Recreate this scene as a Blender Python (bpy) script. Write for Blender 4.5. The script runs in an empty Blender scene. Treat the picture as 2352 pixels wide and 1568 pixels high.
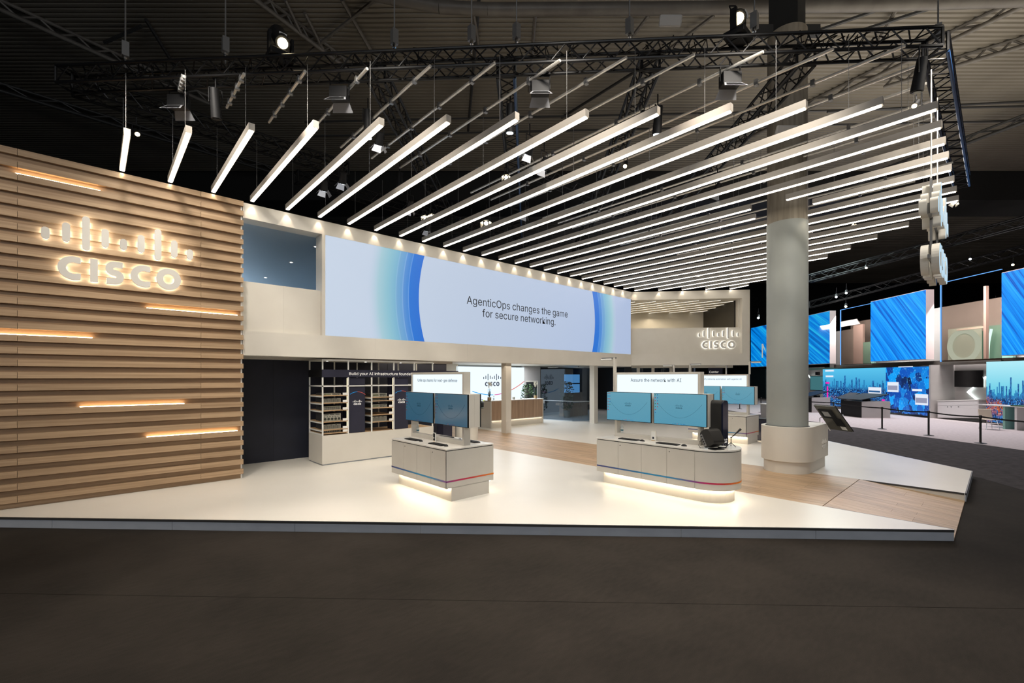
import bpy, math, random
from mathutils import Vector, Matrix
random.seed(7)
S = bpy.context.scene
C = S.collection
# ---------------------------------------------------------------- camera, world, exposure
F, CX, HY, EYE = 1045.0, 1176.0, 866.0, 2.35          # focal length in px, principal x, horizon row, eye height (m)
TH = math.radians(47)
VD = (math.cos(TH), math.sin(TH)); RD = (math.sin(TH), -math.cos(TH))
cam = bpy.data.cameras.new('camera'); co = bpy.data.objects.new('camera', cam); C.objects.link(co)
co.location = (0, 0, EYE); co.rotation_euler = (math.pi/2, 0, TH - math.pi/2)
cam.sensor_width = 36; cam.lens = 36*F/2352; cam.shift_y = (HY-784)/2352; cam.clip_end = 400; cam.clip_start = 0.05
S.camera = co
W = bpy.data.worlds.new('world'); S.world = W; W.use_nodes = True
W.node_tree.nodes['Background'].inputs[0].default_value = (.55, .6, .7, 1)
W.node_tree.nodes['Background'].inputs[1].default_value = 0.022
S.view_settings.view_transform = 'Standard'; S.view_settings.look = 'None'
S.view_settings.exposure = 0.0; S.view_settings.gamma = 1.0; S.view_settings.use_curve_mapping = False
S.cycles.use_denoising = True; S.cycles.max_bounces = 6; S.cycles.diffuse_bounces = 3; S.cycles.glossy_bounces = 3
S.cycles.sample_clamp_indirect = 6; S.cycles.caustics_reflective = False; S.cycles.caustics_refractive = False
S.cycles.transparent_max_bounces = 8

def area(name, loc, size, power, col, rot=(0, 0, 0), sy=None, spread=None):
    l = bpy.data.lights.new(name, 'AREA'); l.energy = power; l.color = col; l.size = size
    if sy: l.shape = 'RECTANGLE'; l.size_y = sy
    if spread: l.spread = math.radians(spread)
    o = bpy.data.objects.new(name, l); C.objects.link(o); o.location = loc; o.rotation_euler = rot; return o
def spot(name, loc, to, power, col, ang=50, blend=.6, r=.08):
    l = bpy.data.lights.new(name, 'SPOT'); l.energy = power; l.color = col; l.spot_size = math.radians(ang); l.spot_blend = blend; l.shadow_soft_size = r
    o = bpy.data.objects.new(name, l); C.objects.link(o); o.location = loc
    o.rotation_euler = (Vector(to)-Vector(loc)).to_track_quat('-Z', 'Y').to_euler(); return o
WARM = (1, .86, .68); COOL = (.75, .87, 1)
# stage wash from the lamps clamped to the front truss
for k, (x, y) in enumerate(((1.3, 8.9), (3.4, 6.8), (5.6, 4.7), (7.7, 2.6), (10.5, .7))):
    spot('stage_wash', (x-.9, y-.9, 8.0), (x+2.6, y+3.6, .2), 660, (1, .92, .81), 82, .8, .25)
spot('carpet_wash', (2.2, 7.6, 7.2), (1.9, 4.6, 0), 1900, (1, .88, .75), 74, 1, .3)
spot('carpet_wash', (6.5, 3.3, 7.2), (4.8, 1.2, 0), 1900, (1, .88, .75), 74, 1, .3)
spot('slat_wall_wash', (-.2, 10.2-3.6, 7.2), (.6, 11.2, 2.6), 300, (1, .86, .68), 80, .9, .2)  # added spots in open air ahead of the truss, brightening the slats
spot('slat_wall_wash', (-3.2, 7.0, 7.2), (-1.6, 11.2, 2.4), 260, (1, .86, .7), 80, .9, .2)
# added fill light for the open hall behind the photographer, dim and slightly cool
area('hall_fill', (-10, -11, 9), 14, 1250, (.95, .97, 1), rot=(math.radians(72), 0, math.radians(-43)), sy=8)
# lower rooms behind the screen wall
area('reception_glow', (15.2, 16.0, 2.9), 3.5, 170, (.9, .95, 1), sy=1.8)
area('passage_downlights', (9.5, 12.6, 2.78), 6, 40, (1, .86, .7), sy=1.2)
area('upper_room_glow', (2.4, 18.5, 4.6), 3.0, 620, (.78, .9, 1), rot=(math.radians(100), 0, math.radians(20)))
area('lounge_glow', (20.8, 11.6, 5.5), 2.5, 60, (1, .84, .6), sy=2.5)
# added area lights for the neighbouring stand, its inner walls and the roof
area('neighbour_stand_light', (30.5, 4, 11.5), 7, 1700, (1, .9, .9), sy=7)
area('neighbour_stand_light', (37, 9, 11.5), 6, 900, (.8, 1, .98), sy=4)
area('inner_wall_fill', (34.2, .8, 6.9), 4, 800, (1, .93, .9), rot=(math.radians(55), 0, math.radians(-135)), sy=2)
area('inner_wall_fill', (41, 8, 6.9), 4, 600, (1, .93, .9), rot=(math.radians(55), 0, math.radians(-135)), sy=2)
area('roof_fill', (22, -1, 9.0), 14, 900, (1, .9, .74), rot=(math.pi, 0, 0), sy=14)  # added upward area lights that brighten the roof sheet
area('roof_fill', (10, 14, 8.8), 8, 70, (1, .84, .64), rot=(math.pi, 0, 0), sy=10)
area('roof_fill', (9, -2, 8.6), 8, 90, (1, .86, .68), rot=(math.pi, 0, 0), sy=8)

# ---------------------------------------------------------------- helpers
def ray(px, py):
    n = (px-CX)/F
    return (VD[0]+n*RD[0], VD[1]+n*RD[1], (HY-py)/F)
def atz(px, py, z):
    d = ray(px, py); t = (z-EYE)/d[2]; return Vector((d[0]*t, d[1]*t, z))
def aty(px, py, y):
    d = ray(px, py); t = y/d[1]; return Vector((d[0]*t, y, EYE+d[2]*t))
def atd(px, py, t):
    d = ray(px, py); return Vector((d[0]*t, d[1]*t, EYE+d[2]*t))
class MB:
    def __init__(s): s.v = []; s.f = []
    def add(s, vs, fs):
        k = len(s.v); s.v += [tuple(p) for p in vs]; s.f += [tuple(i+k for i in q) for q in fs]; return s
    def box(s, x0, y0, z0, x1, y1, z1):
        if x0 > x1: x0, x1 = x1, x0
        if y0 > y1: y0, y1 = y1, y0
        if z0 > z1: z0, z1 = z1, z0
        return s.add([(x0,y0,z0),(x1,y0,z0),(x1,y1,z0),(x0,y1,z0),(x0,y0,z1),(x1,y0,z1),(x1,y1,z1),(x0,y1,z1)],
              [(0,3,2,1),(4,5,6,7),(0,1,5,4),(1,2,6,5),(2,3,7,6),(3,0,4,7)])
    def obox(s, c, u, v, w):
        c, u, v, w = map(Vector, (c, u, v, w))
        P = [c+a*u+b*v+e*w for e in (-1, 1) for a, b in ((-1,-1),(1,-1),(1,1),(-1,1))]
        fs = [(0,3,2,1),(4,5,6,7),(0,1,5,4),(1,2,6,5),(2,3,7,6),(3,0,4,7)]
        if u.cross(v).dot(w) < 0: fs = [q[::-1] for q in fs]
        return s.add(P, fs)
    def bar(s, p, q, w, h):
        p, q = Vector(p), Vector(q); d = (q-p); u = d*.5
        up = Vector((0,0,1)) if abs(d.normalized().z) < .95 else Vector((1,0,0))
        v = d.cross(up).normalized(); ww = v.cross(d).normalized()
        return s.obox((p+q)/2, u, v*w/2, ww*h/2)
    def tube(s, p, q, r, n=8, r2=None):
        p, q = Vector(p), Vector(q); d = (q-p).normalized(); r2 = r if r2 is None else r2
        a = d.orthogonal().normalized(); b = d.cross(a)
        vs = []
        for c, rr in ((p, r), (q, r2)):
            vs += [c+(a*math.cos(2*math.pi*i/n)+b*math.sin(2*math.pi*i/n))*rr for i in range(n)]
        fs = [(i, (i+1) % n, n+(i+1) % n, n+i) for i in range(n)]+[tuple(range(n))[::-1], tuple(range(n, 2*n))]
        return s.add(vs, fs)
    def path(s, pts, r, n=6):
        for a, b in zip(pts, pts[1:]): s.tube(a, b, r, n)
        return s
    def prism(s, poly, z0, z1):
        n = len(poly); vs = [(x, y, z0) for x, y in poly]+[(x, y, z1) for x, y in poly]
        ar = sum(poly[i][0]*poly[(i+1) % n][1]-poly[(i+1) % n][0]*poly[i][1] for i in range(n))
        fs = [(i, (i+1) % n, n+(i+1) % n, n+i) for i in range(n)]+[tuple(range(n))[::-1], tuple(range(n, 2*n))]
        if ar < 0: fs = [q[::-1] for q in fs]
        return s.add(vs, fs)
    def lathe(s, prof, c=(0,0,0), n=20):
        vs = []; k = len(prof)
        for r, z in prof: vs += [(c[0]+r*math.cos(2*math.pi*i/n), c[1]+r*math.sin(2*math.pi*i/n), c[2]+z) for i in range(n)]
        fs = [(j*n+i, j*n+(i+1) % n, (j+1)*n+(i+1) % n, (j+1)*n+i) for j in range(k-1) for i in range(n)]
        fs += [tuple(range(n))[::-1], tuple(range((k-1)*n, k*n))]
        return s.add(vs, fs)
    def strip(s, pairs, fn, d, closed=False):
        """pairs of 2-D points -> a ribbon of thickness d; fn(x, y, depth) gives the 3-D point"""
        vs = []
        for l, r in pairs: vs += [fn(l[0], l[1], 0), fn(r[0], r[1], 0), fn(l[0], l[1], d), fn(r[0], r[1], d)]
        n = len(pairs); fs = []
        for i in range(n if closed else n-1):
            a = 4*i; b = 4*((i+1) % n)
            fs += [(a, a+1, b+1, b), (a+2, b+2, b+3, a+3), (a, b, b+2, a+2), (a+1, a+3, b+3, b+1)]
        if not closed:
            e = 4*(n-1); fs += [(0, 2, 3, 1), (e, e+1, e+3, e+2)]
        return s.add(vs, fs)
    def sphere(s, c, r, n=10, m=6, sz=1):
        return s.lathe([(max(1e-4, r*math.sin(math.pi*j/m)), -r*sz*math.cos(math.pi*j/m)) for j in range(m+1)], c, n)
    def mesh(s, name):
        me = bpy.data.meshes.new(name); me.from_pydata(s.v, [], s.f); me.update(); return me
    def build(s, name, mat, parent=None, smooth=False, w=False, bevel=0, fix=False):
        if w and parent is not None:
            L = Vector(ROOT.get(parent.name, (0,0,0))); s.v = [(p[0]-L.x, p[1]-L.y, p[2]-L.z) for p in s.v]
        me = s.mesh(name)
        if fix:
            import bmesh
            bm = bmesh.new(); bm.from_mesh(me); bmesh.ops.recalc_face_normals(bm, faces=bm.faces); bm.to_mesh(me); bm.free()
        me.materials.append(mat)
        if smooth:
            me.polygons.foreach_set('use_smooth', [True]*len(me.polygons))
            try: me.set_sharp_from_angle(angle=math.radians(38))
            except Exception: pass
        o = bpy.data.objects.new(name, me); C.objects.link(o)
        if parent is not None:
            o.parent = parent; ROOT[o.name] = ROOT.get(parent.name, (0,0,0))
        if bevel:
            b = o.modifiers.new('bevel', 'BEVEL'); b.width = bevel; b.segments = 2; b.limit_method = 'ANGLE'
        return o
ROOT = {}
def tag(o, label, cat, group=None):
    o['label'] = label; o['category'] = cat
    if group: o['group'] = group
    return o
def thing(name, label, cat, loc=(0,0,0), rz=0, group=None):
    o = bpy.data.objects.new(name, None); C.objects.link(o); o.location = loc; o.rotation_euler = (0, 0, rz)
    o.empty_display_size = .1; ROOT[o.name] = tuple(loc); return tag(o, label, cat, group)
def struct(o): o['kind'] = 'structure'; return o
def stuff(o): o['kind'] = 'stuff'; return o
def copy_tree(o, parent=None):
    c = o.copy(); C.objects.link(c)
    if parent is not None: c.parent = parent
    for ch in [x for x in KIDS.get(o.name, [])] or list(o.children): copy_tree(ch, c)
    return c
KIDS = {}
def dup(o, loc, rz=0, label=None):
    c = copy_tree(o); c.location = loc; c.rotation_euler = (0, 0, rz)
    if label: c['label'] = label
    return c
ORD = ['first','second','third','fourth','fifth','sixth','seventh','eighth','ninth','tenth','eleventh','twelfth','thirteenth','fourteenth','fifteenth','sixteenth','seventeenth','eighteenth','nineteenth','twentieth','twenty-first','twenty-second','twenty-third','twenty-fourth','twenty-fifth','twenty-sixth','twenty-seventh','twenty-eighth','twenty-ninth','thirtieth']

# ---------------------------------------------------------------- materials
def mat(name, col, rough=.5, metal=0, emit=None, es=1.0, spec=.5):
    m = bpy.data.materials.new(name); m.use_nodes = True; b = m.node_tree.nodes['Principled BSDF']
    b.inputs['Base Color'].default_value = (*col, 1); b.inputs['Roughness'].default_value = rough; b.inputs['Metallic'].default_value = metal
    b.inputs['Specular IOR Level'].default_value = spec
    if emit: b.inputs['Emission Color'].default_value = (*emit, 1); b.inputs['Emission Strength'].default_value = es
    return m
class NT:
    def __init__(s, m): s.m = m; s.t = m.node_tree; s.b = s.t.nodes['Principled BSDF']
    def n(s, ty, **kw):
        x = s.t.nodes.new(ty)
        for k, v in kw.items():
            if k.startswith('i_'):
                k = k[2:]; k = int(k) if k.isdigit() else k.replace('_', ' ')
                x.inputs[k].default_value = v
            else: setattr(x, k, v)
        return x
    def l(s, a, b): s.t.links.new(a, b)
    def coord(s, scale=(1,1,1), loc=(0,0,0), which='Object', rot=(0,0,0)):
        c = s.n('ShaderNodeTexCoord'); mp = s.n('ShaderNodeMapping'); mp.inputs['Scale'].default_value = scale; mp.inputs['Location'].default_value = loc; mp.inputs['Rotation'].default_value = rot
        s.l(c.outputs[which], mp.inputs['Vector']); return mp.outputs[0]
    def ramp(s, fac, stops, interp='LINEAR'):
        r = s.n('ShaderNodeValToRGB'); r.color_ramp.interpolation = interp; e = r.color_ramp.elements
        while len(e) < len(stops): e.new(.5)
        for x, (p, c) in zip(e, stops): x.position = p; x.color = (*c, 1)
        s.l(fac, r.inputs[0]); return r.outputs[0]
    def math(s, op, a, b=None, c=None, clamp=False):
        x = s.n('ShaderNodeMath', operation=op); x.use_clamp = clamp
        for i, v in enumerate((a, b, c)):
            if v is None: continue
            if hasattr(v, 'links'): s.l(v, x.inputs[i])
            else: x.inputs[i].default_value = v
        return x.outputs[0]
    def mix(s, f, a, b):
        x = s.n('ShaderNodeMix', data_type='RGBA')
        for i, v in ((0, f), (6, a), (7, b)):
            if hasattr(v, 'links'): s.l(v, x.inputs[i])
            else: x.inputs[i].default_value = v if i == 0 else (*v, 1)
        return x.outputs[2]
def noisy(name, c1, c2, scale=(8,8,8), rough=.6, bump=0, detail=4, which='Object', **k):
    m = mat(name, c1, rough, **k); t = NT(m); co_ = t.coord(scale, which=which)
    n = t.n('ShaderNodeTexNoise', i_Scale=1.0, i_Detail=detail); t.l(co_, n.inputs['Vector'])
    t.l(t.ramp(n.outputs[0], [(.3, c1), (.7, c2)]), t.b.inputs['Base Color'])
    if bump:
        bp = t.n('ShaderNodeBump', i_Strength=bump, i_Distance=.01); t.l(n.outputs[0], bp.inputs['Height']); t.l(bp.outputs[0], t.b.inputs['Normal'])
    return m
def wood(name, c1, c2, scale, rough=.5, rnd=.12, fine=(1,1,1)):
    """long-grained wood: noise stretched along the board, a slight tone per piece"""
    m = mat(name, c1, rough); t = NT(m)
    oi = t.n('ShaderNodeObjectInfo'); cc = t.n('ShaderNodeTexCoord'); ad = t.n('ShaderNodeVectorMath', operation='ADD')
    cm = t.n('ShaderNodeCombineXYZ'); r9 = t.math('MULTIPLY', oi.outputs['Random'], 37.0)
    t.l(r9, cm.inputs[0]); t.l(r9, cm.inputs[1]); t.l(r9, cm.inputs[2]); t.l(cc.outputs['Object'], ad.inputs[0]); t.l(cm.outputs[0], ad.inputs[1])
    mp = t.n('ShaderNodeMapping'); mp.inputs['Scale'].default_value = scale; t.l(ad.outputs[0], mp.inputs[0])
    n = t.n('ShaderNodeTexNoise', i_Scale=1.0, i_Detail=7, i_Distortion=.35); t.l(mp.outputs[0], n.inputs['Vector'])
    col = t.ramp(n.outputs[0], [(.32, c1), (.5, tuple((a+b)/2 for a, b in zip(c1, c2))), (.68, c2)])
    hs = t.n('ShaderNodeHueSaturation'); v = t.math('MULTIPLY_ADD', oi.outputs['Random'], rnd, 1-rnd/2); t.l(v, hs.inputs['Value']); t.l(col, hs.inputs['Color'])
    t.l(hs.outputs[0], t.b.inputs['Base Color'])
    bp = t.n('ShaderNodeBump', i_Strength=.15, i_Distance=.003); t.l(n.outputs[0], bp.inputs['Height']); t.l(bp.outputs[0], t.b.inputs['Normal'])
    return m
def emis(name, col, st):
    m = bpy.data.materials.new(name); m.use_nodes = True; nt = m.node_tree; nt.nodes.clear()
    e = nt.nodes.new('ShaderNodeEmission'); e.inputs[0].default_value = (*col, 1); e.inputs[1].default_value = st
    o = nt.nodes.new('ShaderNodeOutputMaterial'); nt.links.new(e.outputs[0], o.inputs[0]); return m
def glass(name, tint, rough=.02, refl=.12, dens=.25):
    """thin pane: mostly clear, tinted, with a mirror part"""
    m = bpy.data.materials.new(name); m.use_nodes = True; nt = m.node_tree; nt.nodes.clear()
    tr = nt.nodes.new('ShaderNodeBsdfTransparent'); tr.inputs[0].default_value = (*tint, 1)
    gl = nt.nodes.new('ShaderNodeBsdfGlossy'); gl.inputs['Roughness'].default_value = rough; gl.inputs[0].default_value = (.9, .95, 1, 1)
    fr = nt.nodes.new('ShaderNodeLayerWeight'); fr.inputs[0].default_value = .25
    ma = nt.nodes.new('ShaderNodeMath'); ma.operation = 'ADD'; ma.inputs[1].default_value = refl; pw_ = nt.nodes.new('ShaderNodeMath'); pw_.operation = 'POWER'; pw_.inputs[1].default_value = 2.0; nt.links.new(fr.outputs[1], pw_.inputs[0]); nt.links.new(pw_.outputs[0], ma.inputs[0])
    mx = nt.nodes.new('ShaderNodeMixShader'); nt.links.new(ma.outputs[0], mx.inputs[0]); nt.links.new(tr.outputs[0], mx.inputs[1]); nt.links.new(gl.outputs[0], mx.inputs[2])
    o = nt.nodes.new('ShaderNodeOutputMaterial'); nt.links.new(mx.outputs[0], o.inputs[0]); return m

M = {}
M['white'] = noisy('painted_white_panel', (.63,.595,.53), (.67,.635,.57), (1.5,1.5,1.5), .5)
M['offwhite'] = noisy('counter_laminate', (.56,.53,.475), (.60,.57,.515), (2,2,2), .38)
M['counter_top'] = noisy('counter_top_laminate', (.74,.71,.66), (.78,.75,.7), (2,2,2), .22)
M['floor'] = noisy('white_vinyl_floor', (.76,.73,.67), (.80,.77,.715), (.7,.7,.7), .34, bump=.02)
M['edge'] = noisy('platform_fascia', (.42,.45,.50), (.48,.51,.56), (3,3,6), .5)
M['edge_dark'] = mat('platform_edge_profile', (.05,.05,.05), .4)
M['edge_alu'] = mat('aluminium_edge', (.5,.55,.6), .3, .8)
M['slat'] = wood('oak_slat', (.34,.222,.128), (.48,.335,.205), (.6,14,26), .5, .14)
M['slat_back'] = wood('oak_backing', (.27,.17,.095), (.38,.255,.148), (.6,14,26), .55, .05)
M['plank'] = wood('floor_plank_oak', (.37,.24,.135), (.56,.39,.24), (14,.9,14), .42, .2)
M['reception_wood'] = wood('reception_walnut', (.33,.20,.12), (.48,.32,.205), (16,16,.8), .5, .05)
M['navy'] = noisy('navy_wall', (.006,.008,.018), (.010,.012,.026), (2,2,2), .6)
M['navy_print'] = noisy('navy_print', (.012,.013,.03), (.018,.018,.04), (2,2,2), .5)
M['black'] = mat('black_coated_steel', (.010,.010,.011), .6, .1, spec=.3)
M['truss'] = mat('black_truss', (.006,.006,.007), .42, .1, spec=.35)
M['matblack'] = mat('matt_black', (.015,.014,.013), .6)
M['plastic'] = mat('black_plastic', (.009,.009,.010), .42, spec=.35)
M['steel'] = mat('silver_pipe', (.85,.82,.77), .32, .55)
M['girder'] = noisy('girder_paint', (.10,.09,.08), (.14,.13,.115), (2,2,2), .5)
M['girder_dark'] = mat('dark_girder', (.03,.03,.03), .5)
M['bar'] = mat('led_bar_aluminium', (.5,.46,.41), .45, .2)
M['led'] = emis('led_diffuser', (1, .91, .77), 9.0)
M['led_slot'] = emis('slot_led', (1, .70, .40), 22.0)
M['led_warm'] = emis('shelf_led', (1, .74, .45), 2.5)
M['seam'] = mat('carpet_seam', (.012,.01,.009), .95, spec=.05); M['line_led'] = emis('lounge_line', (1,.93,.78), 2.2)
M['led_kick'] = emis('kick_led', (1, .84, .62), 30.0)
M['halo'] = emis('halo_led', (1, .97, .86), 13.0)
M['halo2'] = emis('halo_led_strong', (1, .97, .88), 4.0)
M['sign_face'] = mat('white_acrylic', (.66,.64,.60), .4)
M['sign_lit'] = emis('lit_sign_face', (.55,.78,.95), 1.0)
M['sign_side'] = noisy('sign_return', (.70,.67,.60), (.76,.73,.66), (3,3,3), .35)
M['ink'] = mat('dark_ink', (.012,.016,.03), .5)
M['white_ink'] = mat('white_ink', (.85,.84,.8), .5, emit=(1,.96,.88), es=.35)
M['dark_wall'] = mat('brown_black_wall', (.022,.018,.012), .6)
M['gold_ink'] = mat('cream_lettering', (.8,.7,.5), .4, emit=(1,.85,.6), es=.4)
M['lens'] = emis('lamp_lens_warm', (1, .82, .5), 30.0)
M['lens_cool'] = emis('lamp_lens_cool', (.85,.95,1), 9.0)
M['downlight'] = emis('downlight_disc', (1,.95,.88), 5.0)
M['grey_metal'] = mat('grey_metal', (.3,.3,.3), .4, .6)
M['barn'] = mat('barn_door_inner', (.45,.46,.5), .35, .4)
M['shelfwood'] = wood('shelf_board', (.38,.24,.12), (.52,.35,.2), (2,14,14), .5, .1)
M['device'] = noisy('device_grey', (.32,.31,.26), (.42,.41,.35), (20,20,20), .4)
M['device_dark'] = mat('device_dark', (.03,.03,.032), .45)
M['vent'] = mat('device_port_dark', (.03,.035,.03), .5)
M['green'] = mat('port_green', (.30,.36,.12), .5)
M['kiosk_back'] = mat('kiosk_back_metal', (.10,.095,.08), .4, .3)
M['card'] = mat('white_card', (.8,.79,.75), .6)
M['glass'] = glass('partition_glass', (.62,.7,.78), refl=.045)
M['clear'] = glass('clear_glass', (.9,.94,.96), refl=.03)
M['brownglass'] = glass('bronze_glass', (.62,.55,.50), refl=.03)
M['ceil_in'] = mat('blue_grey_ceiling', (.30,.36,.42), .5)
M['leaf'] = noisy('leaf_green', (.012,.04,.010), (.04,.10,.025), (9,9,9), .5)
M['petal'] = mat('orchid_petal', (.8,.76,.66), .5)
M['stem'] = mat('stem_brown', (.08,.06,.03), .6)
M['pot'] = noisy('pot_grey', (.30,.27,.22), (.36,.33,.27), (8,8,8), .6)
M['terra'] = mat('pot_tan', (.45,.28,.13), .6)
M['yellow'] = mat('hi_vis_yellow', (.75,.85,.0), .6, emit=(.7,.9,0), es=.15)
M['column'] = noisy('painted_column', (.30,.32,.30), (.34,.36,.34), (1.2,1.2,1.2), .55, bump=.05)
M['concrete'] = noisy('board_formed_concrete', (.20,.17,.13), (.32,.28,.22), (16,16,1.3), .7, bump=.3, detail=6)
M['hall_wall'] = mat('hall_wall_black', (.01,.01,.01), .8)
M['pinkcarpet'] = noisy('pinkish_carpet', (.42,.37,.38), (.52,.46,.47), (9,9,9), .9, bump=.1)
M['booth_wall'] = noisy('booth_wall_grey', (.36,.34,.33), (.42,.40,.39), (.8,.8,.8), .55)
M['booth_white'] = mat('booth_white', (.62,.6,.6), .45)
M['pinkwhite'] = mat('pinkish_white_panel', (.55,.46,.45), .5)
M['cyan_led'] = emis('cyan_led', (.5,1,.95), 5.0)
M['white_led'] = emis('white_led', (.85,1,.98), 7.0)
M['ring_glow'] = emis('ring_light', (.62,.82,.76), 2.0)
M['ring_disc'] = mat('ring_disc', (.35,.42,.38), .6, emit=(.5,.66,.58), es=.8)
M['mint'] = mat('mint_panel', (.22,.42,.36), .5)
M['blue_edge'] = emis('blue_glass_edge', (.15,.42,1), 1.3)
M['tv_off'] = mat('tv_black', (.006,.006,.007), .25)
M['lightbox'] = emis('lightbox_white', (.80,.92,1), 1.15)
M['lightbox_dim'] = emis('lightbox_dim', (.62,.80,.86), 1.0)
M['ref_blue'] = emis('glass_reflection_blue', (.16,.42,.72), 1.0)  # screen reflection in the glass, painted as a blue glow
M['chrome'] = mat('chrome', (.7,.7,.72), .15, 1)
M['red'] = mat('red_hook', (.5,.02,.01), .5)
M['blue_lit_chord'] = mat('blue_chord', (.02,.06,.16), .35, .2)  # blue light falling on the truss chord, put into its colour
M['paper'] = mat('paper_grey', (.45,.43,.40), .5)
M['seat'] = mat('chair_cream', (.68,.6,.5), .5)

# hall carpet: dark brown-grey, woven mottling, faint seams, no light painted in
m = mat('hall_carpet', (.03,.027,.024), .95, spec=.15); t = NT(m)
c1 = t.coord((1.2,1.2,1)); c2 = t.coord((160,160,1)); c3 = t.coord((7,22,1), rot=(0,0,.79))
n1 = t.n('ShaderNodeTexNoise', i_Scale=1.0, i_Detail=5); t.l(c1, n1.inputs[0])
n2 = t.n('ShaderNodeTexNoise', i_Scale=1.0, i_Detail=2); t.l(c2, n2.inputs[0])
n3 = t.n('ShaderNodeTexNoise', i_Scale=1.0, i_Detail=4); t.l(c3, n3.inputs[0])
s_ = t.math('ADD', t.math('MULTIPLY', n1.outputs[0], .5), t.math('ADD', t.math('MULTIPLY', n2.outputs[0], .3), t.math('MULTIPLY', n3.outputs[0], .25)))
t.l(t.ramp(s_, [(.35, (.018,.0153,.013)), (.7, (.037,.031,.026))]), t.b.inputs['Base Color'])
bp = t.n('ShaderNodeBump', i_Strength=.35, i_Distance=.004); t.l(n2.outputs[0], bp.inputs['Height']); t.l(bp.outputs[0], t.b.inputs['Normal'])
M['carpet'] = m
m = noisy('grey_aisle_carpet', (.045,.04,.042), (.075,.068,.07), (5,5,5), .95, spec=.1); M['aisle'] = m
m = mat('roof_sheet', (.3,.27,.22), .55, .2); t = NT(m); n = t.n('ShaderNodeTexNoise', i_Scale=1.0, i_Detail=3); t.l(t.coord((.25,.25,1)), n.inputs[0])
t.l(t.ramp(n.outputs[0], [(.3, (.15,.135,.11)), (.7, (.23,.21,.175))]), t.b.inputs['Base Color']); M['roof'] = m
m = mat('counter_stripe', (.1,.1,.3), .35); t = NT(m); sp = t.n('ShaderNodeSeparateXYZ'); t.l(t.coord(), sp.inputs[0])
v = t.math('MULTIPLY_ADD', t.math('SUBTRACT', sp.outputs[0], sp.outputs[1]), 1/3.05, 1.97/3.05)
t.l(t.ramp(v, [(.02, (.02,.03,.17)), (.16, (.015,.09,.27)), (.38, (.01,.24,.46)), (.52, (.03,.20,.40)), (.64, (.16,.03,.19)), (.72, (.42,.0,.09)), (.84, (.5,.03,.03)), (1., (.72,.2,.0))]), t.b.inputs['Base Color']); M['stripe'] = m

# LED wall print: pale field, white disc, blue rings that fade outwards (flat screen content)
SX0, SX1, SZ0, SZ1 = 4.25, 17.76, 3.37, 5.83
m = bpy.data.materials.new('led_screen_image'); m.use_nodes = True; t = NT(m)
cx_, cz_, R_ = 11.0, 4.6, 4.12
sp = t.n('ShaderNodeSeparateXYZ'); t.l(t.coord(), sp.inputs[0])
dx = t.math('SUBTRACT', sp.outputs[0], cx_); dz = t.math('SUBTRACT', sp.outputs[2], cz_)
d = t.math('SQRT', t.math('ADD', t.math('MULTIPLY', dx, dx), t.math('MULTIPLY', t.math('MULTIPLY', dz, dz), 1.0)))
q = t.math('DIVIDE', t.math('SUBTRACT', d, R_), 1.55)
left = t.ramp(q, [(0.0, (.0,.16,.70)), (.20, (.0,.18,.72)), (.215, (.14,.36,.80)), (.23, (.04,.25,.72)), (.32, (.09,.30,.72)), (.335, (.22,.45,.80)), (.35, (.13,.37,.72)), (.45, (.17,.42,.70)), (.465, (.26,.52,.76)), (.48,(.20,.49,.70)), (.62, (.27,.57,.70)), (.8, (.40,.64,.74)), (1., (.56,.67,.83))])
disc = t.math('LESS_THAN', d, R_)
far = t.ramp(t.math('DIVIDE', t.math('SUBTRACT', sp.outputs[0], 4.25), 13.5), [(0, (.62,.72,.87)), (.35, (.54,.64,.81)), (1, (.45,.56,.80))])
fade = t.math('MULTIPLY', t.math('SUBTRACT', q, .8), 5, clamp=True)
col = t.mix(disc, t.mix(fade, left, far), far)
vn = t.n('ShaderNodeTexWave', i_Scale=9.0); t.l(t.coord(), vn.inputs[0])
t.l(col, t.b.inputs['Emission Color']); t.b.inputs['Emission Strength'].default_value = .87; t.b.inputs['Base Color'].default_value = (.02,.02,.02,1); t.b.inputs['Roughness'].default_value = .5
M['screen'] = m

def mon_mat(name, c1, c2, st):
    m = bpy.data.materials.new(name); m.use_nodes = True; t = NT(m); sp = t.n('ShaderNodeSeparateXYZ'); t.l(t.coord(), sp.inputs[0])
    t.l(t.ramp(t.math('MULTIPLY_ADD', sp.outputs[2], 1.0, .5), [(0, c1), (1, c2)]), t.b.inputs['Emission Color']); t.b.inputs['Emission Strength'].default_value = st
    t.b.inputs['Base Color'].default_value = (.01,.012,.015,1); t.b.inputs['Roughness'].default_value = .18; return m
M['mon'] = mon_mat('desktop_image', (.075,.29,.42), (.14,.36,.46), .95)
M['mon_dim'] = mon_mat('desktop_image_dim', (.022,.085,.145), (.04,.11,.16), 1.0)  # same desktop, its falloff at a slanting view put into darker colours

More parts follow.
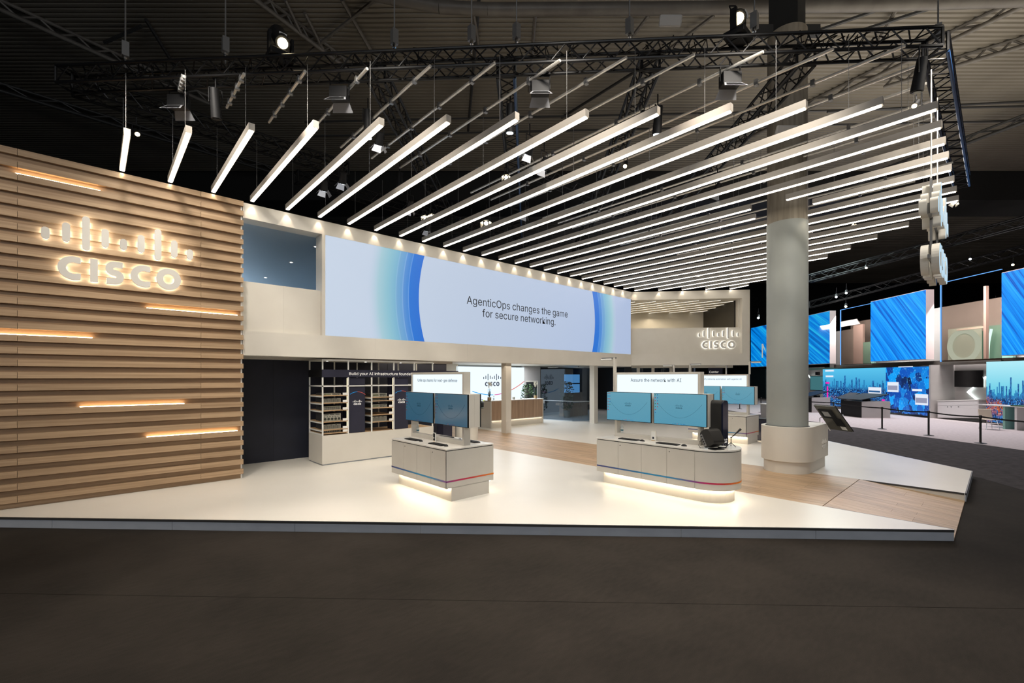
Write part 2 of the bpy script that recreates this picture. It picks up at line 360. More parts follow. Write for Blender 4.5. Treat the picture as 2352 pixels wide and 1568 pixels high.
def screen_mat(name, fn):
    m = bpy.data.materials.new(name); m.use_nodes = True; t = NT(m); sp = t.n('ShaderNodeSeparateXYZ')
    c_ = t.n('ShaderNodeTexCoord'); t.l(c_.outputs['Generated'], sp.inputs[0])
    t.l(fn(t, sp.outputs, c_), t.b.inputs['Emission Color']); t.b.inputs['Emission Strength'].default_value = 1.0
    t.b.inputs['Base Color'].default_value = (.01,.01,.01,1); t.b.inputs['Roughness'].default_value = .3; return m
def city(t, o, c_, warm=.6, sky=((.02,.30,.62), (.10,.55,.85)), hz=.50):
    """skyline at dusk: hazy sky, two rows of towers, a carpet of small lit roofs below"""
    u, v = o[0], o[2]
    def tower(k, off, lo, hi):
        cell = t.math('FLOOR', t.math('MULTIPLY', u, k)); wn = t.n('ShaderNodeTexWhiteNoise', noise_dimensions='1D'); t.l(t.math('ADD', cell, off), wn.inputs['W'])
        return t.math('LESS_THAN', v, t.math('MULTIPLY_ADD', t.math('POWER', wn.outputs[0], 2.2), hi-lo, lo)), wn.outputs[0]
    def cells(sx, sz, rnd=True):
        mp = t.n('ShaderNodeMapping'); mp.inputs['Scale'].default_value = (sx, 1, sz); t.l(c_.outputs['Generated'], mp.inputs[0])
        vo = t.n('ShaderNodeTexVoronoi', i_Scale=1.0, distance='CHEBYCHEV'); t.l(mp.outputs[0], vo.inputs['Vector']); se = t.n('ShaderNodeSeparateColor'); t.l(vo.outputs['Color'], se.inputs[0]); return vo.outputs['Distance'], se.outputs[0], se.outputs[1]
    big = t.n('ShaderNodeTexNoise', i_Scale=3.4, i_Detail=3); t.l(c_.outputs['Generated'], big.inputs[0])
    gate = t.math('MULTIPLY', t.math('SUBTRACT', t.math('ADD', big.outputs[0], warm*.16), .56), 8, clamp=True)
    col = t.ramp(v, [(hz-.05, sky[0]), (1, sky[1])])
    m0, _ = tower(58, 3, hz+.02, hz+.26); col = t.mix(m0, col, (.02,.22,.50))
    d1, a1, b1 = cells(110, 60); m1, r1_ = tower(44, 91, hz-.08, hz+.36)
    win = t.math('GREATER_THAN', a1, .72); facade = t.ramp(t.math('MULTIPLY', t.math('ADD', r1_, b1), .5), [(.15, (.0,.015,.07)), (.8, (.01,.12,.38))])
    col = t.mix(m1, col, t.mix(t.math('MULTIPLY', win, .45), facade, t.mix(gate, (.06,.35,.8), (.9,.30,.12))))
    d2, a2, b2 = cells(62, 48)
    roofs = t.ramp(b2, [(.1, (.0,.012,.06)), (.6, (.0,.06,.25)), (1, (.02,.22,.6))])
    lit = t.math('MULTIPLY', t.math('GREATER_THAN', a2, .74), t.math('LESS_THAN', d2, .3))
    roofs = t.mix(t.math('MULTIPLY', gate, t.math('GREATER_THAN', a2, .35)), roofs, (.42,.08,.03))
    roofs = t.mix(lit, roofs, t.mix(gate, (.25,.65,1), (1,.48,.12)))
    return t.mix(t.math('MULTIPLY', t.math('SUBTRACT', hz+.02, v), 14, clamp=True), col, roofs)
M['city1'] = screen_mat('city_at_dusk_image', lambda t, o, c: city(t, o, c, -.2))
M['city2'] = screen_mat('city_at_night_image', lambda t, o, c: city(t, o, c, .5, ((.05,.55,.75), (.45,.85,.95)), .42))
def streaks(t, o, c_, rot=.66, base=((.0,.09,.55), (.0,.30,1.0), (.03,.48,1.0))):
    mp = t.n('ShaderNodeMapping'); mp.inputs['Rotation'].default_value = (0, rot, 0); mp.inputs['Scale'].default_value = (1,1,1); t.l(c_.outputs['Generated'], mp.inputs[0])
    m2 = t.n('ShaderNodeMapping'); m2.inputs['Scale'].default_value = (30, 1, .6); t.l(mp.outputs[0], m2.inputs[0])
    n = t.n('ShaderNodeTexNoise', i_Scale=1.0, i_Detail=4, i_Roughness=.6); t.l(m2.outputs[0], n.inputs[0])
    return t.ramp(n.outputs[0], [(.33, base[0]), (.5, base[1]), (.68, base[2])])
M['streak'] = screen_mat('blue_streak_image', lambda t, o, c: streaks(t, o, c))
M['streak2'] = screen_mat('cyan_streak_image', lambda t, o, c: streaks(t, o, c, .5, ((.0,.05,.25), (.0,.22,.75), (.02,.50,.80))))
def tech(t, o, c_):
    mp = t.n('ShaderNodeMapping'); mp.inputs['Scale'].default_value = (7, 1, 5); mp.inputs['Rotation'].default_value = (0, .35, 0); t.l(c_.outputs['Generated'], mp.inputs[0])
    v = t.n('ShaderNodeTexVoronoi', i_Scale=1.0, distance='CHEBYCHEV'); t.l(mp.outputs[0], v.inputs['Vector'])
    m2 = t.n('ShaderNodeMapping'); m2.inputs['Scale'].default_value = (40, 1, 26); t.l(c_.outputs['Generated'], m2.inputs[0])
    v2 = t.n('ShaderNodeTexVoronoi', i_Scale=1.0, distance='CHEBYCHEV'); t.l(m2.outputs[0], v2.inputs['Vector'])
    a = t.ramp(v.outputs['Color'], [(.15, (.0,.01,.06)), (.5, (.0,.08,.5)), (.85, (.0,.35,.95))])
    return t.mix(t.math('MULTIPLY', t.math('GREATER_THAN', v2.outputs['Distance'], .62), .5), a, (.15,.65,1))
M['tech'] = screen_mat('blue_machinery_image', tech)

# ---------------------------------------------------------------- lettering and the striped emblem
FONT = None
try: FONT = bpy.data.fonts.load(bpy.utils.system_resource('DATAFILES')+'/fonts/Inter.woff2')
except Exception: FONT = None
def text(body, size, fn, mat_, parent, name='lettering', align='LEFT', depth=.004, bold=0):
    cu = bpy.data.curves.new(name, 'FONT'); cu.body = body
    if FONT: cu.font = FONT
    cu.size = size; cu.align_x = align; cu.resolution_u = 3; cu.offset = bold
    tmp = bpy.data.objects.new(name, cu); C.objects.link(tmp)
    me = bpy.data.meshes.new_from_object(tmp.evaluated_get(bpy.context.evaluated_depsgraph_get())); bpy.data.objects.remove(tmp)
    vs = [tuple(p.co) for p in me.vertices]; fs = [tuple(p.vertices) for p in me.polygons]; bpy.data.meshes.remove(me)
    n = len(vs); b = MB()
    ed = {}
    for f in fs:
        for i in range(len(f)):
            e = (f[i], f[(i+1) % len(f)]); ed[e] = ed.get(e, 0)+1
    V = [fn(p[0], p[1], depth) for p in vs]+[fn(p[0], p[1], 0) for p in vs]
    FF = list(fs)+[(e[1], e[0], e[0]+n, e[1]+n) for e in ed if (e[1], e[0]) not in ed]
    b.add(V, FF); L = Vector(ROOT.get(parent.name, (0,0,0))) if parent is not None else Vector((0,0,0))
    return b, L
def put_text(body, size, fn, mat_, parent, **k):
    b, L = text(body, size, fn, mat_, parent, **k); return b.build(k.get('name', 'lettering'), mat_, parent)
BARH = (0, 1, 2, 1, 0, 1, 2, 1, 0)
def emblem(H, wb=.2):
    """nine bars and five letters as 2-D ribbons, origin at the lower left of the bar block"""
    out = []; tw = 4.24*H; bw = 5.2*H; x0 = (bw-tw)/2
    for i, k in enumerate(BARH):
        xc = wb*H/2+i*(bw-wb*H)/8; lo, hi = ((1.59, 2.08), (1.59, 2.39), (1.34, 2.80))[k]; lo *= H; hi *= H; r = wb*H/2
        pr = []
        for j in range(7):
            a = math.pi*j/12; pr.append((lo+r-r*math.cos(a), r*math.sin(a)))
        ps = pr+[(lo+hi-y, w_) for y, w_ in reversed(pr)]
        out.append(('bar', [((xc-max(w_, 1e-4), y), (xc+max(w_, 1e-4), y)) for y, w_ in ps], False))
    s = .26*H
    def arc(cx, cy, rx, ry, a0, a1, n, closed=False):
        pr = []
        for j in range(n+(0 if closed else 1)):
            a = math.radians(a0+(a1-a0)*j/n); c_, s_ = math.cos(a), math.sin(a)
            pr.append(((cx+(rx-s/2)*c_, cy+(ry-s/2)*s_), (cx+(rx+s/2)*c_, cy+(ry+s/2)*s_)))
        return pr
    def cc(x): 
        p = arc(x+.5*H, .5*H, .37*H, .37*H, 56, 304, 22)
        xe = x+.715*H
        p[0] = ((xe, p[0][0][1]+.02*H), (xe, p[0][1][1]-.0*H)); p[-1] = ((xe, p[-1][0][1]-.02*H), (xe, p[-1][1][1]))
        return p
    out.append(('letter', cc(x0), False))
    out.append(('letter', [((x0+1.01*H, 0), (x0+1.26*H, 0)), ((x0+1.01*H, H), (x0+1.26*H, H))], False))
    sx = x0+1.51*H; r = .185*H
    up = arc(sx+.31*H, .685*H, r, r, 90, 270, 10); dn = arc(sx+.31*H, .315*H, r, r, 90, -90, 10)
    e0 = ((sx+.58*H, .74*H), (sx+.58*H, 1.0*H)); e1 = ((sx+.04*H, .26*H), (sx+.04*H, 0))
    # left turn bowl then right turn bowl; swap sides so that the ribbon does not twist
    S_ = [e0]+up+[(b, a) for a, b in dn[1:]]+[(e1[1], e1[0])]
    out.append(('letter', S_, False))
    out.append(('letter', cc(x0+2.36*H), False))
    out.append(('letter', arc(x0+3.765*H, .5*H, .345*H, .37*H, 0, 360, 28, True), True))
    return out
def put_emblem(H, fn, d, mat_, parent, name='emblem', wb=.2):
    b = MB()
    for _, p, cl in emblem(H, wb): b.strip(p, fn, d, cl)
    return b.build(name, mat_, parent, fix=True)
# ================================================================ SETTING
G = .16                                             # height of the raised stand floor
struct(MB().box(-60, -45, -.05, 110, 90, 0).build('floor', M['carpet']))
# the stand's platform: white vinyl slab in two wings, each with fascia, dark top profile
def fascia(parent, a, b, m=M['edge'], m2=M['edge_dark'], joints=6, out=(0,0)):
    a = Vector((*a, 0)); b = Vector((*b, 0)); u = (b-a); n = Vector((u.y, -u.x, 0)).normalized()
    for k in range(joints):
        p = a+u*(k/joints)+u.normalized()*.003; q = a+u*((k+1)/joints)-u.normalized()*.003
        MB().bar(p+n*.008+Vector((0,0,.062)), q+n*.008+Vector((0,0,.062)), .016, .124).build('fascia_board', m, parent)
    MB().bar(a+n*.011+Vector((0,0,.143)), b+n*.011+Vector((0,0,.143)), .022, .034).build('edge_profile', m2, parent)
pl = struct(MB().prism([(-5.2,11.3),(-1.6,11.3),(9.1,.45),(9.13,.45),(9.13,2.05),(9.13,22),(-5.2,22)], 0, G).build('floor_platform_left', M['floor']))
fascia(pl, (-5.2,14.95), (9.13,.45), joints=9) if False else fascia(pl, (-1.75,11.45), (9.10,.46), joints=8)
pr = struct(MB().prism([(12.13,.45),(15.1,.45),(22.5,8.0),(30,22),(12.13,22)], 0, G).build('floor_platform_right', M['floor']))
fascia(pr, (12.13,.45), (15.1,.45), joints=3); fascia(pr, (15.1,.45), (22.5,8.0), m2=M['edge_alu'], joints=7)
fascia(pr, (12.13,2.0), (12.13,.46), joints=1, m=M['white'], m2=M['edge_dark']); fascia(pl, (9.13,.46), (9.13,2.0), joints=1, m=M['edge'])
# oak walkway: real planks along Y, ramp at the near end
wk = struct(MB().box(9.13, 2.05, 0, 12.13, 21.8, .14).build('floor_walkway', M['slat_back']))
rampb = MB().add([(9.13,.45,0),(12.13,.45,0),(12.13,2.05,0),(9.13,2.05,0),(9.13,2.05,.135),(12.13,2.05,.135)], [(0,3,2,1),(0,1,5,4),(2,3,4,5),(0,4,3),(1,2,5)]).build('ramp_core', M['slat_back'], wk)
NW = 16; pw = 3.0/NW; pm = {}
for i in range(NW):
    x0 = 9.13+i*pw; y = 2.06
    L0 = random.choice((.6, .9, 1.2, 1.5, 1.8))
    while y < 16.5:
        y1 = min(y+L0, 16.5); L = round(y1-y, 2)
        key = L
        if key not in pm: pm[key] = MB().box(.0015, .0015, 0, pw-.0015, L-.0015, .02).mesh('plank'); pm[key].materials.append(M['plank'])
        o = bpy.data.objects.new('plank', pm[key]); C.objects.link(o); o.parent = wk; o.location = (x0, y, .14); y = y1; L0 = 1.8
    # ramp planks
    cut = random.choice((.5, .8, 1.1, 1.6)); ys = [.45]+([.45+cut] if cut < 1.5 else [])+[2.05]
    for ya, yb in zip(ys, ys[1:]):
        z = lambda yy: (yy-.45)/1.6*.14
        MB().add([(x0+.0015,ya+.0015,z(ya)),(x0+pw-.0015,ya+.0015,z(ya)),(x0+pw-.0015,yb-.0015,z(yb)),(x0+.0015,yb-.0015,z(yb)),
                  (x0+.0015,ya+.0015,z(ya)+.02),(x0+pw-.0015,ya+.0015,z(ya)+.02),(x0+pw-.0015,yb-.0015,z(yb)+.02),(x0+.0015,yb-.0015,z(yb)+.02)],
                 [(0,3,2,1),(4,5,6,7),(0,1,5,4),(1,2,6,5),(2,3,7,6),(3,0,4,7)]).build('plank', M['plank'], wk)
# neighbour's pale carpet
struct(MB().prism([(27.36,5.87),(25.29,3.5),(22.0,-.53),(19.0,-4.2),(60,-30),(70,40),(45,28)], 0, .004).build('floor_neighbour', M['pinkcarpet']))
struct(MB().prism([(15.2,.3),(12.5,-1.5),(18.95,-4.1),(21.95,-.45),(25.2,3.55),(27.3,5.9),(38,20),(33,24)], 0, .002).build('floor_aisle', M['aisle']))
# carpet seams (a dark joint standing a hair proud)
for a, b in (((-2.5,9.2),(8.4,-1.6)),):
    u = (Vector((*b,0))-Vector((*a,0)))
    struct(MB().bar(Vector((*a,.0003)), Vector((*b,.0003)), .006, .001).build('trim_9', M['seam']))

# ---- oak slatted wall
WX0, WX1, WY = -4.2, 2.47, 11.25
ww = struct(MB().box(WX0, WY+.0, G, WX1-.04, WY+.14, 6.16).build('wall_left', M['slat_back']))
MB().box(WX1-.04, WY+.0, G, WX1-.012, WY+.14, 6.16).build('end_board', M['card'], ww)
NS = 29; pit = 6.0/NS; seams = [WX0, -.86, 1.70, WX1]; sm = {}
led_slots = [(35,230,386,432), (337,545,716,731), (-40,212,768,783), (183,423,938,927), (337,545,1003,991)]
for i in range(NS):
    z0 = 6.16-pit*i-.105
    for a, b in zip(seams, seams[1:]):
        k = round(b-a, 3)
        if k not in sm:
            g = .0025
            sm[k] = MB().add([(g,0,0),(k-g,0,0),(k-g,-.075,.0),(g,-.075,.0),(g,0,.105),(k-g,0,.105),(k-g,-.075,.105),(g,-.075,.105)],
                    [(0,1,2,3),(4,7,6,5),(0,4,5,1),(1,5,6,2),(2,6,7,3),(3,7,4,0)]).mesh('slat'); sm[k].materials.append(M['slat'])
        o = bpy.data.objects.new('slat', sm[k]); C.objects.link(o); o.parent = ww; o.location = (a, WY, z0)
for px0, px1, ya, yb in led_slots:
    x0 = aty(px0, ya, WY-.04).x; x1 = aty(px1, yb, WY-.04).x
    zt = (aty(px0, ya, WY-.04).z+aty(px1, yb, WY-.04).z)/2
    i = round((6.16-zt)/pit); ztop = 6.16-pit*i                   # top face of the slat below the slot
    MB().box(x0, WY-.052, ztop, x1, WY-.034, ztop+.012).build('led_strip', M['led_slot'], ww)
# ---- big backlit sign on the slats
sg = thing('wall_sign', 'large white backlit bars and CISCO letters standing off the oak slat wall', 'sign', (-.58, WY-.14, 4.06))
H = .41
for kind, p, cl in emblem(H, .25):
    b = MB().strip(p, lambda x, y, d: (x, d-.03, y), .05, cl); o = b.build(kind, M['sign_face'], sg, fix=True)
    cx = sum(a[0]+c[0] for a, c in p)/2/len(p); cy = sum(a[1]+c[1] for a, c in p)/2/len(p)
    q = [((a[0]+(c[0]-a[0])*.02, a[1]+(c[1]-a[1])*.02), (a[0]+(c[0]-a[0])*.98, a[1]+(c[1]-a[1])*.98)) for a, c in p]
    MB().strip(q, lambda x, y, d: (x, d+.021, y), .008, cl).build('halo', M['halo'], o, fix=True)

# ---- white two-storey wall with the LED wall
T0, T1 = 2.83, 6.16
wb = struct(MB().box(WX1, WY, 3.37-.54, 17.8, WY+.5, 3.37).build('wall_back', M['white']))
def wpart(b, name, m=M['white']):
    if name in ('panel_joint',): return b.build(name, m, wb)
    return struct(b.build('wall_back_'+name, m))
wpart(MB().box(WX1, WY+.12, 3.37, 4.19, WY+.3, 4.47), 'parapet'); wpart(MB().box(WX1, WY, 5.83, 17.8, WY+.4, T1), 'header')
wpart(MB().box(4.17, WY, 3.37, 4.25, WY+.4, 5.83), 'post'); wpart(MB().box(4.25, WY+.1, 3.37, 17.8, WY+.4, 5.83), 'backing')
for x in (5.55, 8.6, 11.7, 14.7): wpart(MB().box(x, WY-.001, 2.83, x+.004, WY+.01, 3.37), 'panel_joint', M['offwhite'])
wpart(MB().box(3.33, WY+.118, 3.37, 3.334, WY+.13, 4.47), 'panel_joint', M['offwhite'])
ls = thing('led_screen', 'huge pale LED video wall with blue ring and AgenticOps slogan', 'screen', (SX0, WY, SZ0))
MB().box(SX0, WY+.012, SZ0, SX1, WY+.1, SZ1).build('cabinet', M['matblack'], ls, w=True)
o = MB().add([(SX0,WY+.008,SZ0),(SX1,WY+.008,SZ0),(SX1,WY+.008,SZ1),(SX0,WY+.008,SZ1)], [(0,1,2,3)]).build('display', M['screen'], None)
o.parent = ls; o.location = (-SX0, -WY, -SZ0)
for body, px, py in (('AgenticOps changes the game', 1072, 697), ('for secure networking.', 1108, 727)):
    a = aty(px, py, WY); sz = .40
    b, L = text(body, sz, lambda x, y, d: (x, -d, y), None, None, depth=.002)
    xm = max(p[0] for p in b.v); w_ = aty(1304 if 'Agentic' in body else 1276, 740, WY).x-a.x; k = w_/xm
    b.v = [(p[0]*k+a.x, p[1]+WY+.006, p[2]*min(k, 1.25)+a.z) for p in b.v]; b.build('lettering', M['ink'], ls, w=True)
# upper room seen through the opening at the left, and over the lounge
up = struct(MB().box(WX1-6, WY+.5, 3.1, 17.8, 20.5, 3.3).build('floor_upper', M['white']))
struct(MB().box(WX1-6, WY+.4, 5.83, 14, 24, 6.0).build('ceiling_upper', M['ceil_in']))
struct(MB().box(WX1-6, 20.5, 3.3, 14, 20.7, 5.83).build('wall_upper_back', M['ceil_in']))
struct(MB().box(6.6, WY+.5, 3.3, 6.7, 20.5, 5.83).build('wall_upper_side', M['ceil_in']))
for px, py, w_ in ((725,566,'top right'), (669,602,'middle'), (610,637,'bottom left')):
    p = atz(px, py, 5.83); dl = thing('downlight', 'tiny white downlight in the blue-grey ceiling beside the slat wall, %s one of three' % w_, 'downlight', p, group='downlights over the upper room')
    MB().lathe([(.035,-.012),(.035,0)], n=14).build('lens', M['downlight'], dl); MB().lathe([(.07,-.006),(.07,0)], n=14).build('trim_ring', M['card'], dl)

# ---- angled wall at the right with sign recess
A = Vector((17.8, 11.25, 0)); Bp = Vector((21.07, 7.42, 0)); cu_ = (Bp-A).normalized(); cn = Vector((cu_.y, -cu_.x, 0)); LC = (Bp-A).length   # cn faces the camera
def cbox(b, s0, s1, o0, o1, z0, z1):
    c = A+cu_*(s0+s1)/2-cn*(o0+o1)/2+Vector((0,0,(z0+z1)/2)); return b.obox(c, cu_*(s1-s0)/2, cn*(o1-o0)/2, Vector((0,0,(z1-z0)/2)))
wr = struct(cbox(MB(), 0, LC, 0, .4, 2.88, 3.38).build('wall_right', M['white']))
cbox(MB(), 0, LC, 0, .4, 5.80, 6.16).build('header', M['white'], wr); cbox(MB(), LC-.32, LC, 0, .4, 3.38, 5.8).build('post', M['white'], wr)
cbox(MB(), 0, LC-.32, .22, .35, 3.38, 4.55).build('parapet', M['white'], wr); cbox(MB(), LC-.36, LC-.32, .36, 1.2, 3.38, 5.8).build('side_wall', M['white'], wr)
for s in (.4, 2.1, 3.8): cbox(MB(), s, s+.004, -.001, .01, 2.88, 3.38).build('panel_joint', M['offwhite'], wr)
struct(cbox(MB(), -3, LC, .36, 6.2, 5.80, 5.95).build('ceiling_lounge', M['white']))
struct(cbox(MB(), -3, LC, .4, 6.2, 3.2, 3.38).build('floor_lounge', M['white']))
struct(cbox(MB(), -3.5, LC, 4.3, 4.45, 3.38, 5.8).build('wall_lounge_back', M['white']))
# dark side wall of the lounge with a small cream emblem
P1, P2 = atz(1691, 690, 5.8), atz(1620, 716, 5.8); e = (P2-P1).normalized(); nn = Vector((e.y, -e.x, 0));
if nn.dot(Vector((VD[0], VD[1], 0))) > 0: nn = -nn
dw = struct(MB().obox((P1+P2)/2+Vector((0,0,-1.2))-nn*.05, e*(P2-P1).length/2, nn*.05, (0,0,1.2)).build('wall_lounge_side', M['dark_wall']))
mid = P1+(P2-P1)*.62; hh = .27
t_ = thing('lounge_sign', 'small cream bars and letters on the dark wall of the upper lounge', 'sign', (mid.x, mid.y, 4.9))
e2 = e if e.x*RD[0]+e.y*RD[1] > 0 else -e
put_emblem(hh, lambda x, y, d: tuple(Vector((0,0,y-.25))+e2*(x-2.6*hh)+nn*(.01+d)), .02, M['gold_ink'], t_)
# lounge ceiling LED lines and thin shades
for k, (px, py) in enumerate(((1458,692.5),(1506,691.5),(1556,690.5),(1605,689.5),(1655,688.8),(1686,691),(1668,698.5),(1646,706),(1625,713))):
    a = atz(px, py, 5.79); off = -(a-A).dot(cn); L = max(.3, (4.25-off)/abs(cn.y))
    t_ = thing('lounge_light', '%s thin glowing line, from the left, in the ceiling of the upper lounge' % ORD[k], 'light', (a.x, a.y, 5.79), group='ceiling lines in the upper lounge')
    MB().bar((0,0,0), (0,L,0), .07, .02).build('housing', M['white'], t_); MB().bar((0,0,-.012), (0,L,-.012), .04, .006).build('diffuser', M['line_led'], t_)
# backlit emblem on the parapet
o_ = A+cu_*2.93-cn*.14
t_ = thing('parapet_sign', 'white glowing bars and CISCO letters on the parapet of the angled wall', 'sign', (o_.x, o_.y, 3.62))
Hc = .33
for kind, p, cl in emblem(Hc, .22):
    f = lambda x, y, d: tuple(cu_*x+cn*(-d)+Vector((0,0,y)))
    o = MB().strip(p, f, .04, cl).build(kind, M['sign_face'], t_, fix=True)
    q = [((a[0]-(c[0]-a[0])*.03, a[1]-(c[1]-a[1])*.03), (a[0]+(c[0]-a[0])*1.03, a[1]+(c[1]-a[1])*1.03)) for a, c in p]
    MB().strip(q, lambda x, y, d: tuple(cu_*x+cn*(-d-.042)+Vector((0,0,y))), .008, cl).build('halo', M['halo2'], o, fix=True)

# ---- ground floor behind the screen wall
struct(MB().box(WX1-3, WY+.5, 2.95, 24, 22, 3.1).build('ceiling_ground', M['white']))
struct(MB().box(WX1-.12, WY+.14, G, WX1-.02, 12.95, 2.83).build('wall_end_left', M['navy']))
nv = struct(MB().box(WX1, 12.95, G, 9.0, 13.1, 2.95).build('wall_navy', M['navy']))
for x in (3.55, 5.2, 6.8, 8.4): MB().box(x, 12.945, G, x+.005, 12.96, 2.9).build('panel_joint', M['black'], nv)
MB().box(WX1, 12.6, 2.80, 9.0, 12.95, 2.95).build('ceiling_edge', M['offwhite'], nv)
# dividing wall pieces towards reception
struct(MB().box(8.8, 13.1, G, 9.0, 17.4, 2.95).build('wall_passage', M['white']))
struct(MB().box(9.0, 17.2, G, 12.6, 17.4, 2.95).build('trim_1', M['white']))
# white square posts under the wall
for k, (px, lab) in enumerate(((1164, 'white square post beside the reception counter, under the slogan screen'), (1361, 'white square post right of the glass partition, under the right end of the screen'))):
    p = (12.05, 13.25) if k == 0 else (17.7, 13.25)
    t_ = thing('support_post', lab, 'post', (p[0], p[1], G)); MB().box(-.14,-.14,0,.14,.14,2.8).build('shaft', M['white'], t_, bevel=.004); MB().box(-.142,-.142,2.42,.142,.142,2.425).build('joint', M['offwhite'], t_)
# reception back screen
RY = 17.2
lw = thing('reception_screen', 'glowing white reception wall with dark CISCO emblem and coloured arc', 'screen', (12.4, RY, G))
lx0 = aty(1048, 860, RY).x; lx1 = aty(1204, 860, RY).x
MB().box(lx0, RY, G, lx1, RY+.12, 2.86).build('panel', M['lightbox'], lw, w=True)
ex = aty(1110, 861, RY-.02); Hh = .30
MB().add([], []) 
hb = aty(1114, 887, RY-.02); He = aty(1114, 876, RY-.02).z-hb.z
wem = aty(1150.4, 880, RY-.02).x-aty(1109.8, 880, RY-.02).x; He = wem/5.2
put_emblem(He, lambda x, y, d: (x, -d, y), .01, M['ink'], lw, wb=.2).location = (aty(1110, 880, RY-.02).x-12.4, -.02, hb.z-G)
def arc3(pts, w, m_, par, nm='arc'):
    """thin flat curve on the reception wall through screen points at y = RY-.02"""
    P = [aty(a, b, RY-.015) for a, b in pts]; pr_ = []
    for i, p in enumerate(P):
        tg = (P[min(i+1, len(P)-1)]-P[max(i-1, 0)]).normalized(); n_ = Vector((-tg.z, 0, tg.x)); pr_.append(((p.x-n_.x*w, p.z-n_.z*w), (p.x+n_.x*w, p.z+n_.z*w)))
    return MB().strip(pr_, lambda x, y, d: (x, RY-.01-d, y), .006).build(nm, m_, par, w=True)
M['arc_blue'] = emis('arc_blue', (.03,.45,1), .9); M['arc_mag'] = emis('arc_magenta', (.75,.1,.4), .9); M['arc_red'] = emis('arc_red', (.8,.14,.1), .9)
def sag(px): # circle in the picture's wall plane
    return 906.5-((px-1130)/74.0)**2*31 if px > 1130 else 906.5-((px-1130)/50.0)**2*10
arc3([(x, sag(x)) for x in range(1085, 1137, 4)], .018, M['arc_blue'], lw, 'arc_blue'); arc3([(x, sag(x)) for x in range(1136, 1157, 4)], .018, M['arc_mag'], lw, 'arc_magenta'); arc3([(x, sag(x)) for x in range(1156, 1205, 4)], .018, M['arc_red'], lw, 'arc_red')
# wall beside the reception with a dark doorway
xa, xb = aty(1204, 900, RY).x, aty(1241, 900, RY).x
w3 = struct(MB().box(xa, RY, G, xb, RY+.2, 2.95).build('wall_reception', M['booth_wall'])); dxa, dxb = aty(1209, 900, RY).x, aty(1233, 900, RY).x
MB().box(dxa, RY-.03, G, dxb, RY+.01, 2.1).build('doorway', M['device_dark'], w3); MB().box(dxa-.05, RY-.05, 2.1, dxb+.05, RY, 2.16).build('door_frame', M['white'], w3); MB().box(dxb, RY-.05, G, dxb+.05, RY, 2.1).build('door_frame', M['white'], w3)
# glass partition: two panes, a patch lock, a rail band; meeting room behind
ga = Vector((17.25, 16.3, G)); gb = Vector((17.5, 14.35, G)); gc = Vector((17.66, 13.5, G)); gd = Vector((18.1, 13.9, G))
gp = thing('glass_partition', 'tinted full-height glass partition with horizontal band right of the reception', 'glass partition', ga)
for a, b in ((ga, gb), (gb, Vector((18.15, 13.85, G)))):
    MB().bar(a+Vector((0,0,1.3)), b+Vector((0,0,1.3)), .012, 2.6).build('pane', M['glass'], gp, w=True)
    MB().bar(a+Vector((0,0,.02)), b+Vector((0,0,.02)), .04, .04).build('rail', M['edge_alu'], gp, w=True); MB().bar(a+Vector((0,0,1.0)), b+Vector((0,0,1.0)), .016, .03).build('band', M['edge_alu'], gp, w=True)
MB().box(17.2,16.0,1.0,17.26,16.25,1.14).build('lock', M['grey_metal'], gp, w=True)
struct(MB().box(18.2, 19.0, G, 26, 19.2, 2.95).build('wall_meeting_back', M['device_dark']))
struct(MB().box(25.9, 12.2, G, 26.1, 19, 2.95).build('wall_meeting_right', M['device_dark']))
glass_refl_at = aty(1316, 885, 18.8)  # added glowing panels imitate the screen reflection in the partition
tv = thing('screen_reflection', 'light blue two-panel glow behind the glass, imitating a screen reflected in the partition', 'display', (glass_refl_at.x, 18.85, 1.9))
for z in (-.55, .08): MB().box(-.75, 0, z, .75, .05, z+.55).build('panel', M['ref_blue'], tv)
MB().box(-.8,.05,-.6,.8,.09,.68).build('frame', M['black'], tv)
tb = thing('meeting_table', 'low walnut table in the dark room behind the glass', 'table', (20.3, 16.6, G)); MB().box(-1.1,-.4,.62,1.1,.4,.75).build('tabletop', M['reception_wood'], tb); MB().box(-.9,-.3,0,.9,.3,.68).build('base', M['reception_wood'], tb)
# storefront under the angled wall: mullions, transom, dark panes
sf = struct(cbox(MB(), 0.3, LC, 2.0, 2.1, 2.80, 2.95).build('wall_storefront', M['white'])); t0 = 2.0
for s in (.55, 1.25, 2.1, 3.0): cbox(MB(), s, s+.14, t0, t0+.12, G, 2.85).build('mullion', M['white'], sf)
cbox(MB(), .3, 2.1, t0, t0+.1, 2.28, 2.38).build('transom', M['white'], sf)
for s0, s1 in ((.3,.55),(.69,1.25),(1.39,2.1)): cbox(MB(), s0, s1, t0+.03, t0+.05, G, 2.8).build('pane', M['glass'], sf)
cbox(MB(), .3, 2.1, t0+2.6, t0+2.7, G, 2.9).build('dark_wall', M['device_dark'], sf)
